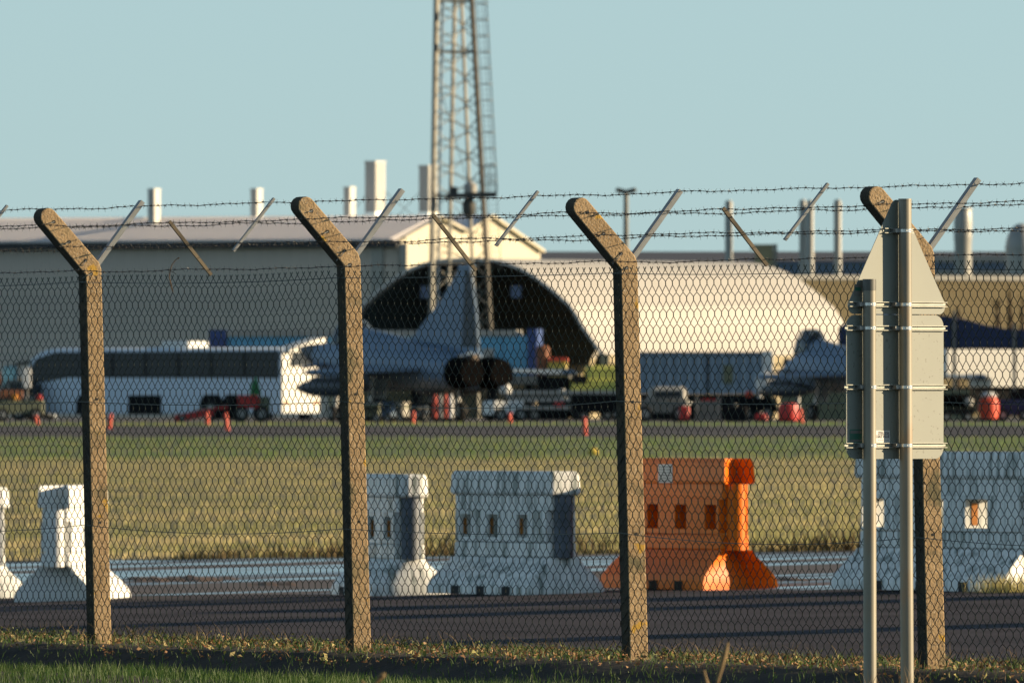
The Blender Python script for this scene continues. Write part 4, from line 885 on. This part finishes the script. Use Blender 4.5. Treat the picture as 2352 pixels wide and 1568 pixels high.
# steel arm (angle section) bolted behind the crank, leaning the other way
A0, A1 = (-.036,1.848), (-.290,2.160)
def angle_arm(A0, A1, w, th, s0):
    d = Vector((A1[0]-A0[0], A1[1]-A0[1])).normalized(); q = Vector((d.y, -d.x))     # q points outward and up
    m = MB()
    def sect(A, dz=0):
        a = Vector(A); b = a + q*w*.62
        return [fl(s0+.0, a.x, a.y), fl(s0+th, a.x, a.y), fl(s0+th, b.x-q.x*th, b.y-q.y*th), fl(s0-w*.9, b.x-q.x*th, b.y-q.y*th), fl(s0-w*.9, b.x, b.y), fl(s0+th, b.x, b.y)]
    m.loft([sect(A0), sect(A1)]); return m
arm0 = angle_arm(A0, A1, .036, .004, .030).build('steel_arm', M['galv'], fence)
dropR = angle_arm((-.022,1.905), (-.246,2.160), .019, .003, .004).build('dropper_bar', M['galv'], fence)
dropL = MB(); dropL.bar(fl(0,.078,1.795), fl(0,.292,2.052), .016, .013, up=U); dropL = dropL.build('dropper_bar', M['rustbar'], fence)
rnd = random.Random(11)
def clone(o, loc, rot=0.):
    c = copy_tree(o, fence); c.location = loc; return c
for i in (-2,-1,0,1,2,3,4):
    s = 3.0*i; off = U*s + V(0,0,[0,.005,0,.022,-.016,.0,.02][i+2])
    for o in (post0, arm0):
        if i == 0: o.location = off
        else: clone(o, off)
for i in (-2,-1,0,1,2,3):
    s = 3.0*i + 1.5
    dl, dr = U*(s+.10+[0,.03,.0,-.03,.02,0][i+2]), U*(s+.075+[0,-.1,.08,.02,.04,0][i+2])
    if i == 0: dropL.location = dl; dropR.location = dr
    else: clone(dropL, dl); clone(dropR, dr)
# wire mesh: interlinked flattened spirals, one part per bay
AMP, PER, SMP = .0176, .0707, 8
def mesh_bay(s0, s1, seed):
    ns = int(round((s1-s0)/(2*AMP))); ks = np.arange(ns)
    zt = 1.790; nper = 25
    ph = np.arange(nper*SMP+1)*2*pi/SMP
    tri = 2/pi*np.arcsin(np.clip(np.cos(ph), -1, 1)); xx = AMP*1.07*(.85*tri + .15*np.cos(ph)); yy = np.where(np.sin(ph) > 0, .0018, .0070)*np.sin(ph)
    zz = zt - np.arange(nper*SMP+1)*PER/SMP
    s = s0 + (ks[:,None]+.5)*2*AMP
    sg = np.where((ks + int(round(s0/(2*AMP)))) % 2 == 0, 1., -1.)[:,None]
    S_ = s + xx[None]*sg; O_ = .056 + yy[None]*sg + .007*np.sin(s*1.7+zz[None]*2.1)+.006*np.sin(s*.9-zz[None]*1.3+1)
    z_ = zz[None] + np.zeros_like(S_)
    sag = -.006*np.sin(pi*np.clip((s-s0)/(s1-s0),0,1)) + .0035*np.sin(s*2.9+z_*3.3)
    z_ = z_ + sag; S_ = S_ + .006*np.sin(z_*5.1+s*.8) + .005*np.sin(z_*9+s*2.0)
    u, n_ = np.array(U), np.array(N)
    P = S_[...,None]*u - O_[...,None]*n_ + np.stack([LEAN*(1.8-z_), 0*z_, z_], -1)
    T = np.gradient(P, axis=1); T /= np.linalg.norm(T, axis=-1, keepdims=True)
    a = np.cross(T, n_); a /= np.linalg.norm(a, axis=-1, keepdims=True); b = np.cross(T, a)
    r = .00203; K = P.shape[1]
    rings = np.stack([P + r*(a*cos(t)+b*sin(t)) for t in (0, 2*pi/3, 4*pi/3)], 2)          # picket, sample, corner
    v = rings.reshape(-1, 3)
    base = (np.arange(ns)[:,None]*K + np.arange(K-1)[None])*3
    f = [np.stack([base+c, base+(c+1)%3, base+3+(c+1)%3, base+3+c], -1).reshape(-1,4) for c in range(3)]
    o = raw('wire_mesh', v, np.concatenate(f), M['pvc'], fence, smooth=True); o['kind'] = 'stuff'
    m = MB()                                                        # twisted ends along the top
    for i in range(ns-1):
        if sg[i,0] > 0:
            p = Vector(P[i,0]); q = Vector(P[i+1,0])
            m.bar(p, p + U*.012 + V(0,0,.013), .0030, .0030); m.bar(q, q - U*.012 + V(0,0,.013), .0030, .0030)
    o = m.build('mesh_top_twist', M['pvc'], fence); o['kind'] = 'stuff'
for i, (a, b2) in enumerate(((-4.5,-3),(-3,0),(0,3),(3,6),(6,9),(9,12))): mesh_bay(a + (.0 if i else 0), b2, i)
# line wires
for z, sg_ in ((1.772,.012),(1.187,.022),(.584,.03)):
    pts = []
    for q in range(0, 166):
        s = -4.5 + q*.1; fr = (s/3.0) % 1.0
        pts.append(fl(s, .064, z - sg_*4*fr*(1-fr)*(1+.5*math.sin(math.floor(s/3)*2.1+z*5))))
    MB().tube(pts, .0022, 4).build('line_wire', M['pvc'], fence)
# barbed wires: two twisted strands and four-point barbs
def barbed(o, z, seed, sg_):
    r_ = random.Random(seed); m = MB(); s0, s1, st = -4.5, 12.0, .0125
    def cpt(s):
        fr = (s/1.5) % 1.0; kk = math.floor(s/1.5)
        return o + wob(s,seed)*.6, z - sg_*4*fr*(1-fr)*(.6+.5*math.sin(kk*1.7+seed)) + .0016*math.sin(s*11+seed)+.002*math.sin(s*5.3+seed*2) + .001*math.sin(s*29+seed)
    n = int((s1-s0)/st)
    for ph in (0, pi):
        v = []; f = []
        for i in range(n+1):
            s = s0 + i*st; oo, zz = cpt(s); a = s*2*pi/.055 + ph
            for t in range(3):
                v.append(fl(s, oo + .0013*cos(a) + .00115*cos(2*pi*t/3), zz + .0013*sin(a) + .00115*sin(2*pi*t/3)))
        for i in range(n):
            for t in range(3): f.append((i*3+t, i*3+(t+1)%3, (i+1)*3+(t+1)%3, (i+1)*3+t))
        m.add(v, f)
    s = s0 + r_.random()*.08
    while s < s1:
        oo, zz = cpt(s); c = fl(s, oo, zz); a0 = r_.random()*pi
        m.tube([c-U*.008, c+U*.008], .0034, 6)
        for k2 in range(4):
            a = a0 + k2*pi/2 + r_.uniform(-.35,.35); dr = (N*cos(a) + V(0,0,1)*sin(a)) ; b0 = c + U*(.006*(1 if k2 % 2 else -1))
            m.tube([b0, b0 + dr*.016 + U*r_.uniform(-.006,.006)], [.0012,.0006], 3, cap=False)
        s += .0765 + r_.uniform(-.006,.006)
    m.build('barbed_wire', M['barb'], fence)
for i, (o, z, sg_) in enumerate(((.252,2.050,.010),(.170,1.944,.009),(.080,1.826,.008),(-.283,2.146,.006),(-.200,2.048,.008),(-.110,1.940,.011))): barbed(o, z, i*3+1, sg_)
# dry stem hooked over the lowest barbed wire
t = empty('dead_twig', P0 + fl(1.18,.09,1.83), 0, 'curled brown dry stem hooked over the wires in the first bay', 'twig')
m = MB(); pts = [(.045,.085),(.02,.065),(-.005,.03),(-.02,-.02),(-.028,-.07),(-.018,-.12),(-.008,-.165),(.004,-.20)]
m.tube([V(x,-.01,z) for x, z in pts], [.003,.004,.004,.0045,.005,.004,.005,.003], 6); m.build('stem', M['twig'], t)
m = MB(); m.tube([V(-.02,-.01,-.02),V(.01,-.015,-.035),V(.03,-.02,-.05)], .0025, 5); m.tube([V(-.026,-.01,-.08),V(-.005,-.01,-.15)], .0028, 5); m.tube([V(.04,-.01,.08),V(.055,-.01,.09)], .006, 5); m.build('side_shoot', M['twig'], t); t.scale = (.58,.58,.58)

# ------------------------------------------------------------------ ROAD SIGN seen from behind
SR = R(42); Zs = 74.0
sg0 = V(px(1997,Zs), Zs, 0)
sign = empty('road_sign', sg0, SR, 'grey backs of a triangular and a rectangular road sign clamped to two poles', 'sign')
zsn = lambda dy: pz(dy, Zs)
xsn = lambda dx: (px(dx,Zs) - sg0.x + .029)/cos(SR)
PX = (0.0, .2126)
for i, (x, top, bx) in enumerate(((PX[0], 643, .002), (PX[1], 457, .008))):
    h = zsn(top); ps = [V(x+bx*2, 0, -.35), V(x+bx, 0, .5), V(x-.001, 0, h)]
    po = MB().tube(ps, .0285, 24).build('pole', M['pole'], sign, smooth=True)
    if i == 0: MB().tube([V(x-.001,0,h-.045), V(x-.001,0,h+.004)], .0298, 20).build('pole_cap', M['cap'], po, smooth=True)
    else: MB().tube([V(x-.001,0,h-.006), V(x-.001,0,h+.003)], .0292, 20).build('pole_cap', M['pole'], po, smooth=True)
def rounded(pts, r, n=6):
    out = []; k = len(pts)
    for i in range(k):
        p, a, b2 = Vector(pts[i]), Vector(pts[i-1]), Vector(pts[(i+1)%k])
        d1, d2 = (a-p).normalized(), (b2-p).normalized(); ha = math.acos(max(-1,min(1,d1.dot(d2))))/2
        t_ = r/math.tan(ha); s_, e_ = p+d1*t_, p+d2*t_
        c = p + (d1+d2).normalized()*(r/math.sin(ha))
        a0 = math.atan2((s_-c).y,(s_-c).x); a1 = math.atan2((e_-c).y,(e_-c).x); da = (a1-a0+pi) % (2*pi) - pi
        out += [(c.x+r*cos(a0+da*j/n), c.y+r*sin(a0+da*j/n)) for j in range(n+1)]
    return out
YP = .0385
tri = rounded([(.199,2.092),(-.117,1.562),(.515,1.562)], .035)
m = MB(); m.prism(tri, (0,YP,0), (1,0,0), (0,0,1), (0,.003,0)); pl1 = m.build('triangle_plate', M['plate'], sign)
rect = rounded([(-.101,.934),(.479,.934),(.479,1.558),(-.101,1.558)], .05)
m = MB(); m.prism(rect, (0,YP,0), (1,0,0), (0,0,1), (0,.003,0)); pl2 = m.build('rectangular_plate', M['plate_dirty'], sign)
def rail(z, x0, x1, pl):
    m = MB()
    for dz in (-.0095, .0095): m.box(x0, x1, YP-.016, YP, z+dz-.0013, z+dz+.0013)
    m.box(x0, x1, YP-.003, YP-.0005, z-.004, z+.004); m.build('channel', M['channel'], sign)
for z, x0, x1, poles in ((zsn(529), .115, .288, (1,)), (zsn(698.5), -.095, .488, (0,1)), (zsn(753), -.112, .487, (0,1)), (zsn(888.5), -.115, .488, (0,1)), (zsn(1022.5), -.115, .488, (0,1))):
    rail(z, x0, x1, None)
    for i in poles:
        c = V(PX[i] + (.004 if z < 1.4 else 0), 0, z)
        m = MB(); m.tube([c-V(0,0,.0065), c+V(0,0,.0065)], .0302, 24); cl = m.build('clamp_band', M['galv_bright'], sign, smooth=True)
        MB().box(c.x-.052, c.x-.026, .004, .034, z-.008, z+.008).build('clamp_lug', M['galv'], cl); MB().box(c.x+.026, c.x+.045, .012, .030, z-.006, z+.006).build('clamp_lug', M['galv'], cl)
        m = MB()
        for dx in (-.016, .004, .02): m.disc(c + V(dx, -math.sqrt(.0302**2-dx*dx), 0), .0026, (0,1,0), 8, .006)
        m.build('rivet', M['galv'], cl)
def stick(x0, x1, z0, z1, mat, pl, y=YP-.0008): return MB().box(x0, x1, y, YP-.0002, z0, z1).build('sticker', mat, pl)
def text(body, size, loc, parent, mat):
    cu = bpy.data.curves.new('lettering', 'FONT'); cu.body = body; cu.size = size; cu.align_x = 'RIGHT'; cu.space_line = 1.0
    cu.extrude = .0002; cu.materials.append(mat); o = bpy.data.objects.new('lettering', cu); COL.objects.link(o); cu.offset = .0004; cu.space_line = .78
    me = bpy.data.meshes.new_from_object(o.evaluated_get(bpy.context.evaluated_depsgraph_get())); bpy.data.objects.remove(o)
    me.name = 'lettering'; o = link('lettering', me, parent)
    o.location = loc; o.rotation_euler = (R(90), 0, 0); return o
s1 = stick(.0,.157,1.006,1.057, M['sticker'], pl2)
t1 = text('STEEL SIGN\nRE-SALE VALUE', .0185, (.153, YP-.0012, 1.0395), s1, M['ink']); t1.scale = (.70,1,1)
t2 = text('Recorded as stolen', .0065, (.150, YP-.0012, 1.0125), s1, M['grey']) if False else None
m = MB()
for i, x in enumerate((.088,.100,.110,.124,.134,.143)): m.box(x, x+.007, YP-.0014, YP-.0009, 1.0135, 1.0165)
m.build('small_print', M['grey'], s1)
s2 = stick(-.082,-.008,1.004,1.062, M['sticker_green'], pl2); m = MB(); m.box(-.078,-.012,YP-.0014,YP-.0009,1.044,1.057); m.box(-.078,-.012,YP-.0014,YP-.0009,1.008,1.018); m.build('pale_band', M['grey'], s2)
s3 = stick(-.055,-.012,1.640,1.690, M['grey'], pl1); m = MB(); m.box(-.051,-.016,YP-.0014,YP-.0009,1.662,1.678); m.build('green_band', M['sticker_green'], s3)

sign.scale = (.962,)*3; sign.location = (px(1997, 71.2), 71.2, .0435)
sg0 = sign.location.copy(); sg0.z = 0

# ------------------------------------------------------------------ VEGETATION
def blades(n, pos, h, w, lean, rg, mat, name, label=None, kind='stuff', bend=.35, parent=None):
    a = rg.uniform(0, 2*pi, n); dx = np.stack([np.cos(a), np.sin(a), 0*a], 1); b = rg.uniform(0, 2*pi, n)
    le = np.stack([np.cos(b), np.sin(b), 0*b], 1)*(rg.uniform(.2,1,n)*lean*h)[:,None]
    up = np.zeros((n,3)); up[:,2] = h; wd = dx*w[:,None] if hasattr(w, '__len__') else dx*w
    p0, p1 = pos - wd/2, pos + wd/2; mid = pos + up*.55 + le*.35; t = pos + up*np.sqrt(np.maximum(.3, 1-lean*lean*.3))[...,None] + le if hasattr(lean,'__len__') else pos + up + le
    v = np.stack([p0, p1, mid + wd*.38, mid - wd*.38, t + wd*.06, t - wd*.06], 1).reshape(-1,3)
    i = np.arange(n)[:,None]*6
    f = np.concatenate([i + np.array([0,1,2,3]), i + np.array([3,2,4,5])])
    o = raw(name, v, f, mat, parent)
    if kind: o['kind'] = kind
    return o
gvec = np.vectorize(g)
rg = np.random.default_rng(7)
def tn_pos(t, n):
    x = P0.x + U.x*t + N.x*n; y = P0.y + U.y*t + N.y*n; return np.stack([x, y, gvec(x, y)], 1)
# lawn in front of the fence
n = 42000; t = rg.uniform(-7, 14, n); nn = -rg.uniform(.62, 5.2, n)
pos = tn_pos(t, nn); ok = (np.abs(pos[:,0]) < 3.4) & (pos[:,1] > 66); pos = pos[ok]
pn = .5+.5*np.sin(pos[:,0]*3.1+pos[:,1]*.9)*np.sin(pos[:,0]*1.3-pos[:,1]*1.7)
blades(len(pos), pos, rg.uniform(.028,.062,len(pos))*(.75+.6*pn), rg.uniform(.003,.006,len(pos)), .55, rg, M['grass'], 'grass')
# scruffy verge foot and fence line: short grass, small weeds, fallen leaves
n = 9000; t = rg.uniform(-7, 14, n); nn = rg.uniform(-.60, .85, n); pos = tn_pos(t, nn)
blades(n, pos, rg.uniform(.015,.05,n), rg.uniform(.003,.006,n), .9, rg, M['grass'], 'verge_grass')
def leaves(n, nlo, nhi, size, mat, name, zhi=.03, seed=1, dens=None):
    r_ = np.random.default_rng(seed); t = r_.uniform(-7, 14, n); q = r_.uniform(nlo, nhi, n); pos = tn_pos(t, q)
    if dens is not None: k_ = r_.uniform(0,1,n) < dens(t); pos = pos[k_]; n = len(pos)
    pos[:,2] += r_.uniform(.0, zhi, n)
    d1 = r_.normal(size=(n,3)); d1[:,2] *= .6; d1 /= np.linalg.norm(d1,axis=1,keepdims=True); d2 = np.cross(d1, r_.normal(size=(n,3))); d2 /= np.linalg.norm(d2,axis=1,keepdims=True)
    s = r_.uniform(.5,1.2,n)[:,None]*size; c = np.cross(d1,d2)*s*.35
    v = np.stack([pos-d1*s, pos-d2*s*.55+c, pos+d1*s, pos+d2*s*.55+c], 1).reshape(-1,3)
    o = raw(name, v, np.arange(n*4).reshape(-1,4), mat); o['kind'] = 'stuff'; return o
leaves(4800, -.34, .55, .013, M['leaf_brown'], 'fallen_leaves', .03, 3, lambda t: .35+.65*np.clip((t+1)/5,0,1))
leaves(5200, -.38, .60, .011, M['leaf_green'], 'verge_weeds', .055, 4, lambda t: np.clip(1.0-.11*np.clip(t,0,9),.2,1)*(.55+.45*np.sin(t*2.3)*np.sin(t*5.1+1)))
n = 1600; t = rg.uniform(-7, 14, n); pos = tn_pos(t, rg.uniform(-.34, .45, n)); pos[:,2] += rg.uniform(0,.02,n)
blades(n, pos, rg.uniform(.03,.10,n), np.full(n,.0028), 2.2, rg, M['drystem'], 'dry_strands')
leaves(500, -.30, .55, .018, M['straw'], 'straw_litter', .025, 5)
# taller weed sprigs and dry stalks along the fence
def sprig(s, o, h, label, mat=M['leaf_green'], dry=False, seed=0):
    r_ = random.Random(seed); p = F(s, -o); t = empty('dry_stalk' if dry else 'weed_sprig', V(p.x, p.y, g(p.x,p.y)), 0, label, 'dry stalk' if dry else 'weed', 'dry stalks along the fence foot' if dry else 'weed sprigs along the fence foot')
    m = MB(); lf = MB()
    for k_ in range(3 if dry else 4):
        a = r_.uniform(0,2*pi); q = h*r_.uniform(.6,1); e = V(cos(a)*q*.35, sin(a)*q*.35, q)
        m.tube([V(0,0,-.02), e*.5+V(0,0,q*.06), e], [.0022,.0018,.001], 4)
        for j in range(7):
            f_ = r_.uniform(.3,1); c = e*f_; d = V(r_.uniform(-1,1), r_.uniform(-1,1), r_.uniform(-.2,.6)).normalized()*(.012 if not dry else .02); b2 = d.cross(V(0,0,1)).normalized()*(.005 if not dry else .0018)
            lf.add([c, c+d*.5+b2, c+d, c+d*.5-b2], [(0,1,2,3)])
    m.build('stem', M['drystem'] if dry else mat, t); lf.build('leaves', M['drystem'] if dry else mat, t)
rr_ = random.Random(21)
spots = ['at the foot of the first concrete post on its right','left of the first concrete post','right of the first concrete post near the wet track view','midway along the first bay','just left of the second concrete post','at the right foot of the second concrete post','under the second white barrier','left of the third concrete post','right of the third concrete post','midway between the third post and the sign','near the left sign pole','right of the fourth post near the frame edge']
ss = [.25,-.45,.6,1.4,2.55,3.3,4.2,5.4,6.35,7.6,8.5,9.6]
for i, (s, sp) in enumerate(zip(ss, spots)):
    dry = i in (3,4,7,8,9); sprig(s, rr_.uniform(-.15,.1), rr_.uniform(.08,.15) if dry else rr_.uniform(.06,.12), ('thin dry stalk ' if dry else 'small green weed sprig ') + sp, dry=dry, seed=i)
# straw tufts round the sign poles and beside the right barrier
def tuft(c, n, h, spread, label, seed, mat=M['drystem'], lean=.75, w=.0035):
    r_ = np.random.default_rng(seed); t = empty('dry_grass_tuft', c, 0, label, 'grass tuft', 'dry grass tufts')
    pos = np.zeros((n,3)); pos[:,0] = r_.normal(0, spread, n); pos[:,1] = r_.normal(0, spread, n)
    blades(n, pos, r_.uniform(.35,1,n)*h, np.full(n, w), lean, r_, mat, 'blades', kind='stuff', parent=t)
    return t
p = V(sg0.x, sg0.y, g(sg0.x, sg0.y))
tuft(p + V(-.02,-.1,0), 26, .20, .035, 'sparse dry grass round the left sign pole', 1)
tuft(p + V(.145,.05,0), 70, .20, .06, 'bushy dry grass round the right sign pole', 2)
for dx, dy, sd, lab in ((2310,1345,5,'straw coloured grass tuft in front of the long white barrier near the frame edge'),(2345,1343,6,'straw coloured grass tuft in front of the long white barrier at the frame edge')):
    X = px(dx,124.6); tuft(V(X,124.6,g(X,124.6)), 260, .15, .13, lab, sd, M['straw'], .5, .006)
for dx, Z, h, sd, lab in ((1655,46.,.115,3,'blurred dry seed stalk low in the foreground between third post and sign'),(868,46.,.034,4,'short blurred stalk tip at the bottom edge right of the second post')):
    zb = pz(1572, Z); t = empty('seed_stalk', V(px(dx,Z), Z, g(px(dx,Z),Z)), 0, lab, 'dry stalk'); r0 = zb - t.location.z
    MB().tube([V(-.02,0,0), V(-.01,0,r0), V(.012,0,r0+h*.75), V(.02,0,r0+h)], [.004,.004,.009,.003], 6).build('stalk', M['drystem'], t)
    MB().tube([V(-.02,.02,0), V(-.035,.02,r0), V(-.045,.02,r0+h*.35)], [.004,.006,.003], 6).build('side_stalk', M['drystem'], t)
# dry field: tufts spread evenly over the rows of the picture, mown green strip beyond
def field(n, y0, y1, h, w, mat, name, seed, margin=2.0, p=1.0):
    r_ = np.random.default_rng(seed); y = y0 + (y1-y0)*r_.uniform(0,1,n)**p; x = r_.uniform(-1,1,n)*y*.030*margin
    ok = ((x-P0.x)*N.x + (y-P0.y)*N.y) > 38.9; x, y = x[ok], y[ok]
    pos = np.stack([x, y, gvec(x, y)], 1); k_ = len(x)
    blades(k_, pos, r_.uniform(.5,1,k_)*h, r_.uniform(.6,1.2,k_)*w, .6, r_, mat, name)
field(92000, 160, 440, .085, .016, M['straw'], 'dry_grass', 31, p=1.5)
field(14000, 425, 622, .08, .045, M['strawgreen'], 'green_grass', 32)
field(4000, 716, 766, .09, .06, M['strawgreen'], 'strip_grass', 33)
r_ = np.random.default_rng(5); n = 9000
t = r_.uniform(-85, -25, n); cl = np.sin(t*1.7)+np.sin(t*.63+1)+.6*np.sin(t*4.1); q = 38.7 + np.abs(r_.normal(0,.9,n))
pos = tn_pos(t, q); hh = r_.uniform(.05,.20,n)*np.clip(.75+.4*cl,.25,1.7)
blades(n, pos, hh, r_.uniform(.012,.03,n), .6, r_, M['tuft_dark'], 'rough_grass_edge')
